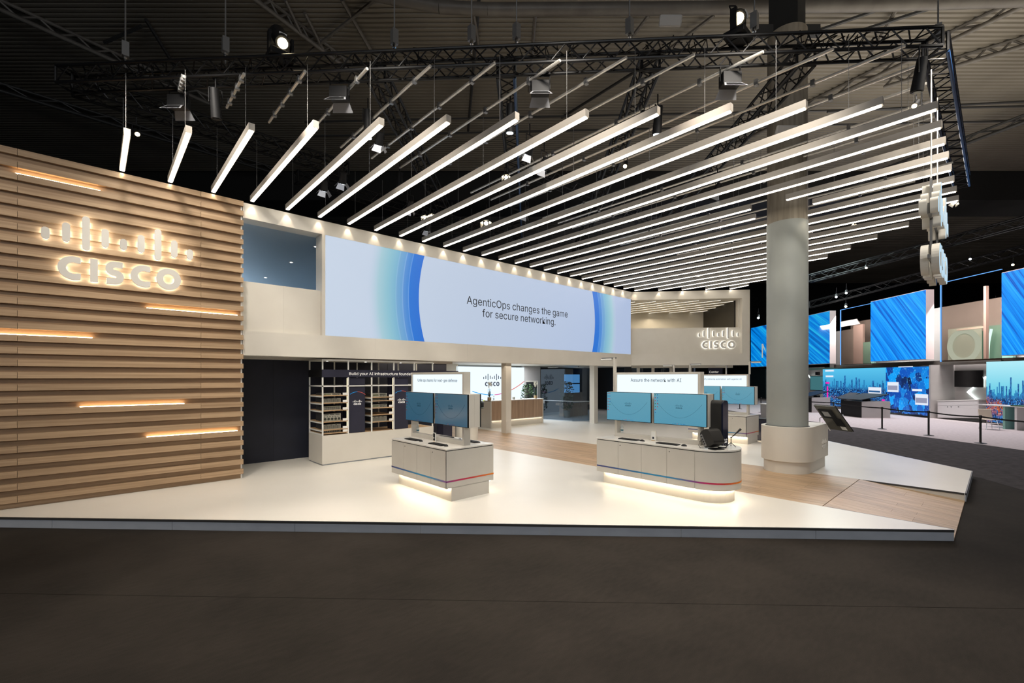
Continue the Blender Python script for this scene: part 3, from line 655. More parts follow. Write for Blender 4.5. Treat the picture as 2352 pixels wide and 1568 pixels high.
# ================================================================ LIGHT CANOPY
ZB = 6.2
def far_y(i):
    x = .46+.708*i
    return 9.5-1.075*(x-.46) if i < 12 else (.61 if i < 20 else (x-14.05)*1.04+.25)
WIRE = MB().tube((0,0,0), (0,0,1.1), .004, 4).mesh('hanging_wire'); WIRE.materials.append(M['grey_metal'])
CLAMP = MB().box(-.035,-.03,-.05,.035,.03,.05).mesh('clamp'); CLAMP.materials.append(M['grey_metal'])
def make_bar(i, x, ya, yb, lab, grp='LED light bars of the canopy'):
    t_ = thing('light_bar', lab, 'light bar', (x, ya, ZB), group=grp); L = yb-ya
    MB().box(-.043, 0, .012, .043, L, .12).build('housing', M['bar'], t_)
    MB().box(-.032, .02, 0, .032, L-.01, .012).build('diffuser', M['led'], t_)
    for k in range(max(2, int(L/2.2)+1)):
        y = .4+(L-.8)*k/max(1, int(L/2.2)); o = bpy.data.objects.new('hanging_wire', WIRE); C.objects.link(o); o.parent = t_; o.location = (0, y, .1)
    # added spot at the bar's end throws a scallop down the wall head
    e_ = spot('scallop_spot', (0,0,0), (0,.16,-1), 9, (1,.86,.66), 62, .5, .015); e_.parent = t_; e_.location = (0, L-.03, -.01)
    return t_
for i in range(29):
    xn = .47+.7235*i if i < 25 else 17.85+.68*(i-24)
    xf = .46+.708*i; x = (xn+xf)/2; yn = 11.2 if xn < 17.7 else 11.2-(xn-17.75)*1.1
    dx = xn-xf; yf = far_y(i) if i < 28 else 7.2
    if yf > yn-.5: yf = yn-1
    segs = [(yf, yn)]
    if i == 15: segs = [(yf, 3.18), (3.9, yn)]
    if i == 16: segs = [(yf, 2.85), (4.05, yn)]
    for k, (ya, yb) in enumerate(segs):
        lab = 'glowing light bar, %s counting from the oak wall' % ORD[i]
        if len(segs) > 1: lab += (', part in front of the column', ', part behind the column')[k]
        tb_ = make_bar(i, 0, ya, yb, lab)
        # the rows run true to the wall, offset a few centimetres along their length
        fa = (yn-ya)/max(.1, yn-yf); tb_.location.x = xn+(xf-xn)*fa; tb_.rotation_euler.z = math.atan2(dx, yn-yf) if False else -math.atan2(xn-xf, yn-yf)
# silver pipes above the bars, clamped to the trusses
for i in range(1, 26):
    x = .46+.715*i; y0 = max(.85, 10.76-1.055*x-.25) if i < 20 else far_y(i)-.1
    y1 = 9.8 if i < 22 else 9
    t_ = thing('pipe', 'thin silver pipe above the %s glowing bar counting from the oak wall' % ORD[i], 'pipe', (x, y0, 7.36), group='silver pipes over the canopy')
    MB().tube((0,0,0), (0,y1-y0,0), .025, 8).build('tube', M['steel'], t_, smooth=True)
    for k in range(4):
        y = (y1-y0)*(k+.6)/4.4; o = bpy.data.objects.new('clamp', CLAMP); C.objects.link(o); o.parent = t_; o.location = (0, y, 0)
# box trusses
def truss(name, lab, p, q, s=.29, grp=None, m=M['truss'], bay=.5, r=.027, m_side=None, each=True):
    p, q = Vector(p), Vector(q); d = (q-p); L = d.length; u = d.normalized(); v = Vector((0,0,1)); w_ = u.cross(v).normalized()
    t_ = thing(name, lab, 'truss', p, group=grp)
    cs = [w_*(a*s/2)+v*(b*s/2) for a, b in ((-1,-1),(1,-1),(1,1),(-1,1))]
    for k, c in enumerate(cs): MB().tube(c, c+d, r, 8).build('chord', m if (k != 1 or not m_side) else m_side, t_, smooth=True)
    n = max(1, int(L/bay)); 
    for f in range(4):
        b = MB(); a, c = cs[f], cs[(f+1) % 4]
        if each:
            x1 = u*(L/n); A1 = MB().tube(a, c+x1/2, r*.45, 5).mesh('brace'); A2 = MB().tube(c+x1/2, a+x1, r*.45, 5).mesh('brace')
            for me in (A1, A2):
                me.materials.append(m)
                for k in range(n): o = bpy.data.objects.new('brace', me); C.objects.link(o); o.parent = t_; o.location = x1*k
            continue
        for k in range(n):
            x0, x1 = u*(L*k/n), u*(L*(k+1)/n)
            b.tube(a+x0, c+(x0+x1)/2, r*.42, 5); b.tube(c+(x0+x1)/2, a+x1, r*.42, 5)
        stuff(b.build('lacing', m, t_))
    for x in (0, L):
        e = MB()
        for f in range(4): e.tube(cs[f]+u*x, cs[(f+1) % 4]+u*x, r*.8, 6)
        e.build('end_frame', m, t_)
    return t_
ZT = 7.60
c0, c1 = Vector((-.3, 11.25, ZT)), Vector((9.73, .7, ZT))
truss('lighting_truss', 'long black box truss running along the front edge over the platform', c0, c1)
truss('lighting_truss', 'black box truss from the left corner running back over the slat wall', c0+Vector((.1,.1,0)), (4.8, 11.3, ZT))
truss('lighting_truss', 'black box truss with blue-lit chord running back from the right corner', c1+Vector((.1,0,0)), (17.2, .7, ZT), m_side=M['blue_lit_chord'])
dg = Vector((1, 1, 0)).normalized()
for k, (px, L, lab) in enumerate(((845, 6.6, 'black cross truss behind the second barn-door flood from the left'), (1160, 9.5, 'black cross truss hanging in the middle of the canopy'), (1500, 13, 'black cross truss running back right of the canopy centre'), (1850, 12.5, 'black cross truss running back beside the concrete column'))):
    a = atz(px, 152, 7.46); a.z = ZT-.04; tt = (c1-c0).normalized(); s_ = (a-c0).dot(tt); a = c0+tt*s_+Vector((0,0,-.0))+dg*.2
    truss('cross_truss', lab, a, a+dg*L, m_side=M['blue_lit_chord'] if k == 1 else None)
truss('rear_truss', 'dark truss hung low behind the first light bars near the slat wall', (4.0, 12.6, 7.6), (12.5, 12.6, 7.6), r=.02, each=False)
truss('rear_truss', 'dark truss far behind the middle of the canopy', (9.0, 9.2, 8.3), (17.5, 9.2, 8.3), r=.02, each=False)
# junction boxes of cable on the front truss
for k, s_ in enumerate((1.2, 3.6, 6.0, 8.4, 10.7, 13.2)):
    p = c0+(c1-c0).normalized()*s_; b = MB()
    for j in range(9):
        a = Vector((0,0,0))+(c1-c0).normalized()*(j*.16-.7); pts = [a+Vector((random.uniform(-.1,.1), random.uniform(-.1,.1), random.uniform(-.12,.16))) for _ in range(5)]
        b.path(pts, .008, 5)
    o = b.build('cable_bundle', M['black']); o.location = p+Vector((0,0,.1)); tag(o, 'tangled black cables lying inside the front truss, %s bundle from the left' % ORD[k], 'cables', 'cable bundles in the front truss')
# ---- lamps
def barn_flood(p, rz, lab):
    t_ = thing('flood_lamp', lab, 'lamp', p, rz, group='barn-door floods under the front truss')
    MB().box(-.15,-.09,-.30,.15,.09,-.1).build('body', M['black'], t_, bevel=.008)
    MB().box(-.17,-.01,-.22,-.155,.01,.0).box(.155,-.01,-.22,.17,.01,.0).box(-.17,-.01,0,.17,.01,.015).tube((0,0,0),(0,0,.14),.02,6).build('yoke', M['black'], t_)
    MB().add([(-.14,-.10,-.30),(.14,-.10,-.30),(.19,-.22,-.42),(-.19,-.22,-.42)], [(0,1,2,3)]).add([(-.14,.08,-.30),(.14,.08,-.30),(.18,.16,-.43),(-.18,.16,-.43)], [(3,2,1,0)]).build('barn_door', M['barn'], t_)
    MB().add([(-.115,-.118,-.315),(.115,-.118,-.315),(.155,-.213,-.405),(-.155,-.213,-.405)], [(0,1,2,3)]).build('flap_liner', M['plastic'], t_); MB().box(-.14,-.093,-.303,.14,.08,-.298).build('lens', M['plastic'], t_); MB().box(-.14,-.1,-.305,.14,-.09,-.3).build('rim', M['barn'], t_)
    return t_
for k, (px, py) in enumerate(((411, 232), (780, 212), (1241, 198), (1677, 178))):
    p = atz(px, py-22, 7.42); rz = math.atan2(-VD[0], VD[1]) if False else -math.radians(90)+TH
    barn_flood(p, rz, 'black square flood lamp with open flaps, %s of four under the front truss' % ORD[k])
def can(p, aim, lab, lit='lens', grp=None, s=1, cyl=False, doors=True):
    t_ = thing('spotlight', lab, 'spotlight', p, group=grp); d = (Vector(aim)-Vector(p)).normalized(); L = .34*s if cyl else .17*s; r = .06*s
    a = -d*L*.5; b_ = d*L*.5
    MB().tube(a, b_, r*.8, 14, r).build('body', M['black'] if lit != 'lens_cool' else M['black'], t_, smooth=True)
    MB().tube(b_, b_+d*.01, r*.72, 14).build('lens', M[lit] if lit else M['plastic'], t_)
    MB().tube((r*1.15,0,0), (r*1.15,0,.18*s), .008, 5).tube((-r*1.15,0,0), (-r*1.15,0,.18*s), .008, 5).tube((-r*1.15,0,.18*s), (r*1.15,0,.18*s), .008, 5).tube((0,0,.18*s), (0,0,.34*s), .012, 6).build('yoke', M['black'], t_)
    if doors:
        x = d.orthogonal().normalized(); y = d.cross(x); b = MB()
        for e, f in ((x, y), (y, x), (-x, y), (-y, x)):
            b.add([b_+e*r-f*r*.8, b_+e*r+f*r*.8, b_+e*r*1.9+d*r*1.3+f*r*1.1, b_+e*r*1.9+d*r*1.3-f*r*1.1], [(0,1,2,3)])
        b.build('barn_door', M['barn'], t_)
    return t_
spots = [(313,303,1,'small lamp with a bright warm lens above the oak wall','lens'),(788,408,0,'spotlight with white flaps between the fifth and sixth glowing bars','lens_cool'),
 (745,425,0,'spotlight hanging low between the fourth and fifth glowing bars','lens_cool'),(872,318,0,'spotlight with open flaps behind the end of the fifth glowing bar','lens_cool'),
 (975,495,1,'left one of the paired warm spotlights near the wall','lens'),(991,492,1,'right one of the paired warm spotlights near the wall','lens'),(982,520,0,'spotlight with white flaps below the paired warm spotlights','lens_cool'),
 (1163,402,1,'spotlight with a warm glare in the middle of the canopy','lens'),(1117,507,0,'warm spotlight low over the slogan screen','lens'),(1207,483,0,'cool spotlight with white flaps over the slogan screen','lens_cool'),
 (1476,262,1,'bright twin-beam lamp at the end of the ninth glowing bar','lens'),(1437,377,1,'warm spotlight right of the canopy centre','lens'),
 (1217,340,0,'spotlight with grey flaps under the seventh bar','lens_cool'),(1250,375,0,'cool spotlight under the eighth bar','lens_cool'),(1648,432,0,'cool spotlight above the middle bars left of the column','lens_cool'),(942,470,0,'cool spotlight behind the seventh bar','lens_cool'),
 (1485,628,0,'tiny cool spotlight over the right end of the screen','lens_cool'),(1716,597,0,'tiny cool spotlight just left of the column','lens_cool'),(2104,238,1,'upper bright lamp under the right truss corner','lens'),
 (2117,250,1,'lower bright lamp under the right truss corner','lens'),(1966,516,1,'bright warm lamp right of the column under the rear bars','lens'),
 (1605,631,1,'bright warm lamp left of the column near the angled wall','lens'),(1848,568,1,'bright warm lamp at the right edge of the column','lens'),(2196,461,1,'bright warm lamp at the end of the rightmost bars','lens'),
 (1334,624,1,'small warm lamp over the screen where the canopy narrows','lens')]
for px, py, big, lab, lit in spots:
    z = 6.85 if py < 330 else 6.55
    p = atz(px, py, z)
    if p.length > 30: p = atd(px, py, 22)
    aim = (p.x*.55+1, p.y*.55+3.2, .3) if lit == 'lens' else (p.x+.8, p.y+3, 3)
    toc = Vector((0,0,EYE))-p
    if lit == 'lens': aim = p+toc.normalized()*1.5+Vector((.35,.5,-.5))
    can(p, aim, lab, lit, s=.8+.5*(not big) if py < 550 else .8, doors=not big or py > 380)
for px, y0, y1, lab in ((1511,235,318,'long black profile lamp hanging at the end of the ninth bar'),(1172,235,310,'long black profile lamp at the middle cross truss'),(495,215,262,'black moving lamp hanging between the first two floods'),(2112,150,195,'black lamp tucked under the right truss corner'),(845,250,320,'black profile lamp behind the fifth bar end'),(918,390,450,'black profile lamp on the first cross truss')):
    p = atz(px, (y0+y1)/2, 7.0); can(p, p+Vector((.1,.15,-1)), lab, 'lens_cool' if px in (1511,1172,845) else None, cyl=True, s=1.4, doors=False)
def moving_head(p, lab, aim):
    t_ = thing('moving_light', lab, 'moving light', p, group='big moving lights standing on the front truss')
    MB().box(-.2,-.16,.0,.2,.16,.1).build('base', M['black'], t_, bevel=.01); MB().box(-.2,-.05,.08,-.16,.05,.42).box(.16,-.05,.08,.2,.05,.42).build('yoke_arm', M['black'], t_)
    d = (Vector(aim)-Vector(p)).normalized(); c = Vector((0,0,.36))
    MB().tube(c-d*.26, c+d*.16, .13, 16, .12).build('head', M['plastic'], t_, smooth=True); MB().tube(c+d*.16, c+d*.175, .08, 16).build('lens', M['lens'], t_)
    MB().box(-.06,-.132,.30,.06,-.128,.40).build('label_plate', M['card'], t_)
    for sx in (-1, 1): MB().path([(sx*.1,.0,.5), (sx*.1,.1,.56), (0,.12,.58)], .01).build('handle', M['black'], t_)
q1 = atz(648, 112, 8.0); q1 = c0+(c1-c0).normalized()*((q1-c0).dot((c1-c0).normalized())); q1.z = ZT+.17
moving_head(q1, 'big moving lamp with a starry glare on the left of the front truss', (2.5, 3.5, 2))
q2 = atz(1690, 70, 8.0); q2 = c0+(c1-c0).normalized()*((q2-c0).dot((c1-c0).normalized())); q2.z = ZT+.17
moving_head(q2, 'big moving lamp with a round bright lens standing right of centre on the front truss', (1.5, .5, 3))
for k, (px, py) in enumerate(((1540,48), (1806,300))):
    p = atz(px, py, 8.6 if k == 0 else 6.9); o = MB().box(-.2,-.03,-.09,.2,.03,.09).build('wireless_antenna', M['paper'], bevel=.03); o.location = p; o.rotation_euler = (.5, 0, -math.radians(43))
    tag(o, ('pale flat antenna panel above the front truss', 'pale flat panel hanging before the concrete column')[k], 'antenna')
# chain hoists and wires up to the roof
for k, (px, py) in enumerate(((288,150), (498,120), (1185,90), (1450,85), (2183,100), (1080,100), (1750,60), (900,110))):
    p = atz(px, py, ZT+.2); q = c0+(c1-c0).normalized()*((p-c0).dot((c1-c0).normalized()))
    if k == 4: q = c1+Vector((.6,0,0))
    t_ = thing('hoist_chain', 'thin hoist chain rising to the roof, %s along the front truss' % ORD[k], 'chain', q, group='hoist chains of the front truss')
    MB().tube((0,0,.15), (0,0,5.6), .012, 5).build('chain', M['grey_metal'], t_); MB().box(-.05,-.05,.35,.05,.05,.6).build('hoist_body', M['grey_metal'], t_); MB().tube((0,0,.3), (0,0,.36), .03, 8).build('hook', M['chrome'], t_)

# ================================================================ HALL ROOF
ZR = 14.2
V3 = Vector((VD[0], VD[1], 0)); R3 = Vector((RD[0], RD[1], 0))
def sheet(name, d0, d1, z, l0, l1, pitch=.21):
    vs = []; fs = []; n = int((d1-d0)/pitch)
    for i in range(n):
        for dd, dz in ((0,0), (.35,0), (.5,-.05), (.85,-.05)):
            c = V3*(d0+(i+dd)*pitch)+Vector((0,0,z+dz)); vs += [c+R3*l0, c+R3*l1]
    for i in range(len(vs)//2-1): fs.append((2*i, 2*i+1, 2*i+3, 2*i+2))
    return struct(MB().add(vs, fs).build(name, M['roof']))
sheet('ceiling', -10, 27, ZR+.4, -40, 45)
sheet('ceiling_far', 30, 62, ZR+1.0, -50, 70, .5)
struct(MB().obox(V3*28.5+Vector((0,0,ZR-.2)), R3*60, V3*1.4, (0,0,1.1)).build('trim_2', M['hall_wall']))
struct(MB().obox(V3*80+Vector((0,0,9)), R3*120, V3*.5, (0,0,12)).build('wall_hall_back', M['hall_wall'])); struct(MB().obox(-R3*42+V3*20+Vector((0,0,9)), R3*.5, V3*70, (0,0,12)).build('wall_hall_left', M['hall_wall']))
struct(MB().obox(R3*75+V3*30+Vector((0,0,9)), R3*.5, V3*70, (0,0,12)).build('wall_hall_right', M['hall_wall']))
struct(MB().obox(-V3*38+Vector((0,0,9)), R3*120, V3*.5, (0,0,12)).build('wall_hall_front', M['hall_wall']))
def tubething(name, lab, pts, r, m, grp=None, n=12):
    P = [Vector(p) for p in pts]; b = MB()
    for a, c in zip(P, P[1:]): b.tube(a-P[0], c-P[0], r, n)
    o = b.build(name, m, smooth=True); o.location = P[0]; return tag(o, lab, 'beam' if 'tube' not in name else 'pipe', grp)
tubething('air_duct_tube', 'fat grey duct running across the top of the hall', [atd(x, y, 14) for x, y in ((780,-30), (900,-4), (1010,16), (1120,22), (1500,20), (2000,12), (2500,-4))], .18, M['girder'], n=16)
# joints of the duct
# roof girders: chord pair with lattice between, sloping across the picture at true roof height
def girder(p0, p1, lab, z=ZR, drop=.9, r=.075, m=M['girder'], br=7):
    p = atz(*p0, z); q = atz(*p1, z); u = q-p; t_ = thing('roof_girder', lab, 'girder', p)
    MB().tube((0,0,0), u, r, 10).build('chord', m, t_, smooth=True); MB().tube((0,0,drop*.35), u+Vector((0,0,drop*.35)), r*.8, 8).build('chord', m, t_, smooth=True)
    for k in range(br):
        a, c, e_ = u*(k/br), u*((k+.5)/br)+Vector((0,0,drop*.35)), u*((k+1)/br)
        MB().tube(a, c, r*.5, 6).build('brace', m, t_); MB().tube(c, e_, r*.5, 6).build('brace', m, t_)
    return t_
girder((-60,-5), (480,238), 'pale round roof girder falling from the top left corner')
girder((-60,190), (640,400), 'dim roof girder low in the dark left part of the hall', m=M['girder_dark'])
girder((560,-20), (800,160), 'brownish roof girder above the left moving lamp')
girder((2420,-20), (1690,330), 'long roof girder falling left from the top right corner')
girder((2420,85), (2030,200), 'roof girder with diagonal webs at the right edge above the side aisle', m=M['girder'])
girder((2420,255), (1840,470), 'dark roof girder behind the right end of the canopy', m=M['girder_dark'], z=ZR-.6)
for k, (a, b_, mm) in enumerate((((325,60),(240,98),'girder_dark'),((860,0),(700,128),'girder'),((700,30),(745,120),'girder'),((1088,30),(1100,110),'girder'),((1230,25),(1215,210),'girder'),((1490,35),(1440,100),'girder'),((1640,35),(1500,140),'girder'),((1100,0),(1075,300),'girder_dark'),((1290,270),(1530,120),'girder_dark'),((2010,25),(1880,70),'girder_dark'),((2150,15),(1985,68),'girder_dark'),((2060,20),(1990,140),'girder'),((785,0),(900,200),'girder'),((655,0),(690,75),'girder'),((335,45),(400,150),'girder_dark'))):
    p = atz(*a, ZR+.25); q = atz(*b_, ZR+.0)
    o = MB().tube((0,0,0), q-p, .06, 6).build('roof_brace', M[mm]); o.location = p; tag(o, 'slanting strut under the corrugated roof, %s counting from the left' % ORD[k], 'strut', 'slanting roof struts')
for k, (y, l) in enumerate(((255, 'upper'), (288, 'middle'), (232, 'right'))):
    p = atz(700 if k < 2 else 1900, y+25, ZR-.15*k); q = atz(2400 if k < 2 else 2600, y-12, ZR)
    o = MB().tube((0,0,0), q-p, .05, 6).build('purlin', M['girder_dark']); o.location = p; tag(o, 'thin dark rail across the roof behind the canopy, %s one' % l, 'rail', 'dark rails across the roof')
# ---- main column
cc = (12.05, 3.42)
col = struct(MB().lathe([(.425, G), (.425, 5.95)], (*cc, 0), 48).build('column_shaft', M['column'], smooth=True))
MB().lathe([(.415, 5.95), (.41, 10.4)], (*cc, 0), 48).build('raw_upper_part', M['concrete'], col, smooth=True)
MB().box(cc[0]-.3, cc[1]-.3, 10.4, cc[0]+.3, cc[1]+.3, ZR+.4).build('steel_head', M['hall_wall'], col)
MB().obox((cc[0], cc[1], 10.5), R3*.75, V3*.06, (0,0,.12)).build('bracket', M['girder_dark'], col)
# ================================================================ DEMO COUNTERS
def stadium(x0, x1, y0, y1, rnd, n=14, r=None):
    """outline with the near end (low y) either square or a half round bulging to -y"""
    if not rnd: return [(x0,y0),(x1,y0),(x1,y1),(x0,y1)]
    cx = (x0+x1)/2; r = (x1-x0)/2
    return [(cx+r*math.cos(math.pi+math.pi*k/n), y0+r*math.sin(math.pi+math.pi*k/n)) for k in range(n+1)]+[(x1,y1),(x0,y1)]
def counter(loc, Ly, rnd, lab, words, tsz, shift=0):
    t_ = thing('demo_counter', lab, 'counter', loc, group=None); Wc = 1.08
    MB().prism(stadium(.11, Wc-.11, .01 if not rnd else .0, Ly-.1, rnd), 0, .25).build('plinth', M['white'], t_)
    MB().prism(stadium(.008, Wc-.008, .008, Ly-.008, rnd), .24, .89).build('carcass', M['offwhite'], t_, smooth=rnd)
    MB().prism(stadium(.012, Wc-.012, .012, Ly-.012, rnd), .89, .905).build('shadow_gap', M['matblack'], t_)
    MB().prism(stadium(0, Wc, 0, Ly, rnd), .905, .932).build('worktop', M['counter_top'], t_, bevel=.003)
    n = 4; w_ = Ly/n if not rnd else 2.1/4; ye = Ly-n*w_ if not rnd else 0
    for k in range(n):
        ya = Ly-(k+1)*w_; o = MB().box(0, ya+.003, .235, .02, ya+w_-.003, .888).build('door', M['offwhite'], t_)
        if k % 2: MB().tube((-.004, ya+w_-.05, .83), (.001, ya+w_-.05, .83), .009, 10).build('lock', M['black'], o)
        o2 = MB().box(Wc-.02, ya+.003, .235, Wc, ya+w_-.003, .888).build('door', M['offwhite'], t_)
    if rnd:
        b = MB(); pts = stadium(0, Wc, 0, 1, True)[:15]
        b.strip([(p, (p[0]+(Wc/2-p[0])*.03, p[1]-p[1]*.03)) for p in pts], lambda x, y, d: (x, y, .235+d), .653).build('curved_panel', M['offwhite'], t_, smooth=True, fix=True)
        sp_ = [(0, Ly-.01)]+[(0, 0)]+pts[1:]+[(Wc, Ly)]
    else:
        MB().box(.0, 0, .235, Wc, .02, .888).build('end_panel', M['offwhite'], t_); MB().box(.11, -.0, 0, Wc-.11, .012, .24).build('end_plinth', M['offwhite'], t_)
        sp_ = [(0, Ly), (0, 0), (Wc, 0), (Wc, Ly)]
    # colour line wrapped round the body
    cx = Wc/2; pr_ = []
    for i, p in enumerate(sp_):
        p = Vector((*p, 0)); a = Vector((*sp_[max(i-1,0)],0)); c = Vector((*sp_[min(i+1,len(sp_)-1)],0)); d1 = (p-a).normalized() if i else (c-p).normalized(); d2 = (c-p).normalized() if i < len(sp_)-1 else d1
        n1 = Vector((d1.y, -d1.x, 0)); n2 = Vector((d2.y, -d2.x, 0)); nn_ = (n1+n2); nn_ = nn_/max(.5, nn_.length_squared/2)
        s_ = -1
        pr_.append(((p.x+nn_.x*s_*.003, p.y+nn_.y*s_*.003), (p.x-nn_.x*s_*.003, p.y-nn_.y*s_*.003)))
    MB().strip(pr_, lambda x, y, d: (x, y, .343+d), .028).build('colour_line', M['stripe'], t_, fix=True)
    # kick light under the body, front and back
    kb = MB()
    for x in (.06, Wc-.075): kb.box(x, .02, .222, x+.015, Ly-.14, .234)
    if rnd:
        pts = [(Wc/2+(Wc/2-.07)*math.cos(math.pi+math.pi*k/14), (Wc/2-.07)*math.sin(math.pi+math.pi*k/14)) for k in range(15)]
        kb.strip([(p, (p[0]+(Wc/2-p[0])*.035, p[1]*.965)) for p in pts], lambda x, y, d: (x, y, .222+d), .012)
    kb.build('kick_light', M['led_kick'], t_)
    # display frame with lightbox
    y0, y1 = .12+shift, 1.98+shift; fx0, fx1 = .47, .62; z0, zt = .932, 2.29
    MB().box(fx0, y0, z0, fx1, y0+.05, zt).build('frame_post', M['white'], t_); MB().box(fx0, y1-.05, z0, fx1, y1, zt).build('frame_post', M['white'], t_)
    MB().box(fx0, y0+.05, z0, fx1, y1-.05, z0+.075).build('frame_rail', M['white'], t_); MB().box(fx0, y0+.05, zt-.045, fx1, y1-.05, zt).build('frame_rail', M['white'], t_)
    lb = MB().box(fx0+.02, y0+.05, 1.80, fx1-.02, y1-.05, zt-.045).build('lightbox', M['lightbox'], t_)
    if words:
        b, L = text(words, tsz, lambda x, y, d: (-d, -x, y), None, None, depth=.002, align='CENTER'); 
        yy = (y0+y1)/2; b.v = [(p[0]+fx0+.019, p[1]+yy, p[2]+2.10) for p in b.v]; b.build('lettering', M['ink'], lb)
    MB().box(fx0-.1, y0-.02, 1.36, fx1+.1, y0+.0, 1.8).build('side_plate', M['white'], t_) if False else None
    MB().box(fx0+.02, y0+.05, 1.5, fx1-.02, y1-.05, 1.62).build('bracket_rail', M['offwhite'], t_)
    return t_
def monitor(loc, w_, h, lab, m_, back=False, cap=0):
    """landscape screen facing -X, centre at loc"""
    t_ = thing('monitor', lab, 'monitor', loc, math.pi if back else 0, group='wide monitors on the demo counters')
    MB().box(0, -w_/2, -h/2, .03, w_/2, h/2).build('bezel', M['plastic'], t_, bevel=.003)
    MB().box(.03, -w_/2, -h/2, .154, w_/2, h/2).build('housing', M['white'], t_)
    sc = MB().add([(-.002,-w_/2+.008,-h/2+.01),(-.002,w_/2-.008,-h/2+.01),(-.002,w_/2-.008,h/2-.008),(-.002,-w_/2+.008,h/2-.008)], [(0,3,2,1)]).build('screen', M[m_], t_)
    if back: return t_
    im = 'ui_ink' if m_ == 'mon' else 'ui_ink_dim'
    put_emblem(.030*h/.6, lambda x, y, d: (-.003-d, -(x-.08), y+.01), .001, M[im], sc, name='logo', wb=.2)
    # long swoosh
    pr_ = []
    for k in range(31):
        a = -1+2*k/30; y = a*w_*.42; z = -.16*h/.6+(a*a)*.27*h/.6; dz = 2*a*.27*h/.6; ln = math.hypot(w_*.42, dz); ny, nz = -dz/ln, w_*.42/ln
        pr_.append(((-y-ny*.0016, z-nz*.0016) if False else (y-ny*.0016, z-nz*.0016), (y+ny*.0016, z+nz*.0016)))
    MB().strip(pr_, lambda x, y, d: (-.003-d, x, y), .0006).build('swoosh', M[im], sc)
    cols = {'a': MB(), 'b': MB(), 'c': MB()}
    for i in range(7):
        for j in range(2):
            if j and i > 4: continue
            y = w_/2-.035-j*.045; z = h/2-.035-i*.058; cols[random.choice('aabbc')].box(-.004, y-.009, z-.009, -.0025, y+.009, z+.009)
    for i in range(9): cols[random.choice('ab')].box(-.004, -.12+i*.03, -h/2+.02, -.0025, -.108+i*.03, -h/2+.032)
    for k_, mm in (('a','icon_red'),('b','icon_blue'),('c','icon_green')):
        if cols[k_].v: stuff(cols[k_].build('icons', M[mm+('' if m_ == 'mon' else '_dim')], sc))
    return t_
for s_, k in (('', 1.0), ('_dim', .45)):
    M['ui_ink'+s_] = emis('ui_ink'+s_, (.03*k,.09*k,.13*k), 1); M['icon_red'+s_] = emis('icon_red'+s_, (.35*k,.04*k,.06*k), 1); M['icon_blue'+s_] = emis('icon_blue'+s_, (.02*k,.14*k,.38*k), 1); M['icon_green'+s_] = emis('icon_green'+s_, (.05*k,.16*k,.06*k), 1)
def keyboard(loc, lab, rz=0):
    t_ = thing('keyboard', lab, 'keyboard', loc, rz, group='black keyboards on the demo counters'); MB().box(-.07,-.215,0,.07,.215,.016).build('case', M['plastic'], t_, bevel=.004)
    b = MB()
    for i in range(5):
        for j in range(15): b.box(-.058+i*.024,-.2+j*.027,.016,-.038+i*.024,-.178+j*.027,.021)
    stuff(b.build('keys', M['matblack'], t_)); return t_
def mouse(loc, lab):
    t_ = thing('mouse', lab, 'mouse', loc, group='black mice on the demo counters'); b = MB().sphere((0,0,0), .035, 14, 8, .95); b.v = [(x*1.0, y*1.6, max(0, z)*1.05) for x, y, z in b.v]
    b.build('shell', M['plastic'], t_, smooth=True); MB().box(.004,-.004,.03,.02,.004,.037).build('wheel', M['grey_metal'], t_); return t_
def bottle(loc, lab):
    t_ = thing('spray_bottle', lab, 'bottle', loc, group='clear pump bottles'); MB().lathe([(.028,0),(.03,.01),(.03,.12),(.012,.15),(.012,.165)], n=14).build('bottle', M['clear'], t_, smooth=True)
    MB().lathe([(.0305,.03),(.0305,.09)], n=14).build('label', M['card'], t_); MB().lathe([(.0308,.045),(.0308,.07)], n=14).build('label_mark', M['teal'], t_); MB().box(-.012,-.03,.165,.012,.012,.195).build('pump', M['card'], t_); return t_
M['teal'] = mat('teal_print', (.01,.14,.2), .5)
D1 = Vector((4.58, 6.59, G)); D2 = Vector((7.78, 3.64, G)); D3 = Vector((15.62, 5.6, G))
counter(D1, 1.96, False, 'white demo counter with square ends, nearest the display shelves', 'Unite ops teams for next-gen defense', .112)
counter(D2, 2.11, True, 'long white demo counter with a rounded end, front right', 'Assure the network with AI', .125)
counter(D3, 1.96, False, 'white demo counter half hidden behind the rounded counter', 'Simplify network automation with agentic AI', .10)
HM = .60
for D, nm, mk, dy in ((D1, 'the square-ended counter', 'mon_dim', 0), (D2, 'the rounded counter', 'mon', .07), (D3, 'the far half-hidden counter', 'mon', 0)):
    for k, yc in enumerate((1.53, .42)):
        monitor(D+Vector((.385, yc+dy, 1.58)), 1.05, HM, '%s teal monitor on the camera side of %s' % (('left', 'right')[k], nm), mk)
        monitor(D+Vector((.385+.31, yc+dy, 1.58)), 1.05, HM, '%s monitor facing away on the back of %s' % (('left', 'right')[k], nm), mk, back=True)
    if D is not D3:
        keyboard(D+Vector((.2, 1.46, .932)), 'slim black keyboard left on the front of %s' % nm); keyboard(D+Vector((.2, .62-(.04 if D is D1 else 0), .932)), 'slim black keyboard right on the front of %s' % nm)
        mouse(D+Vector((.2, 1.16, .932)), 'black mouse beside the left keyboard of %s' % nm); mouse(D+Vector((.2, .30, .932)), 'black mouse beside the right keyboard of %s' % nm)
    keyboard(D+Vector((.9, 1.35, .932)), 'black keyboard on the far side of %s, left one' % nm, .1); keyboard(D+Vector((.9, .45, .932)), 'black keyboard on the far side of %s, right one' % nm, -.1)
    mouse(D+Vector((.86, 1.68, .932)), 'black mouse on the far side of %s, left one' % nm); mouse(D+Vector((.86, .78, .932)), 'black mouse on the far side of %s, right one' % nm)
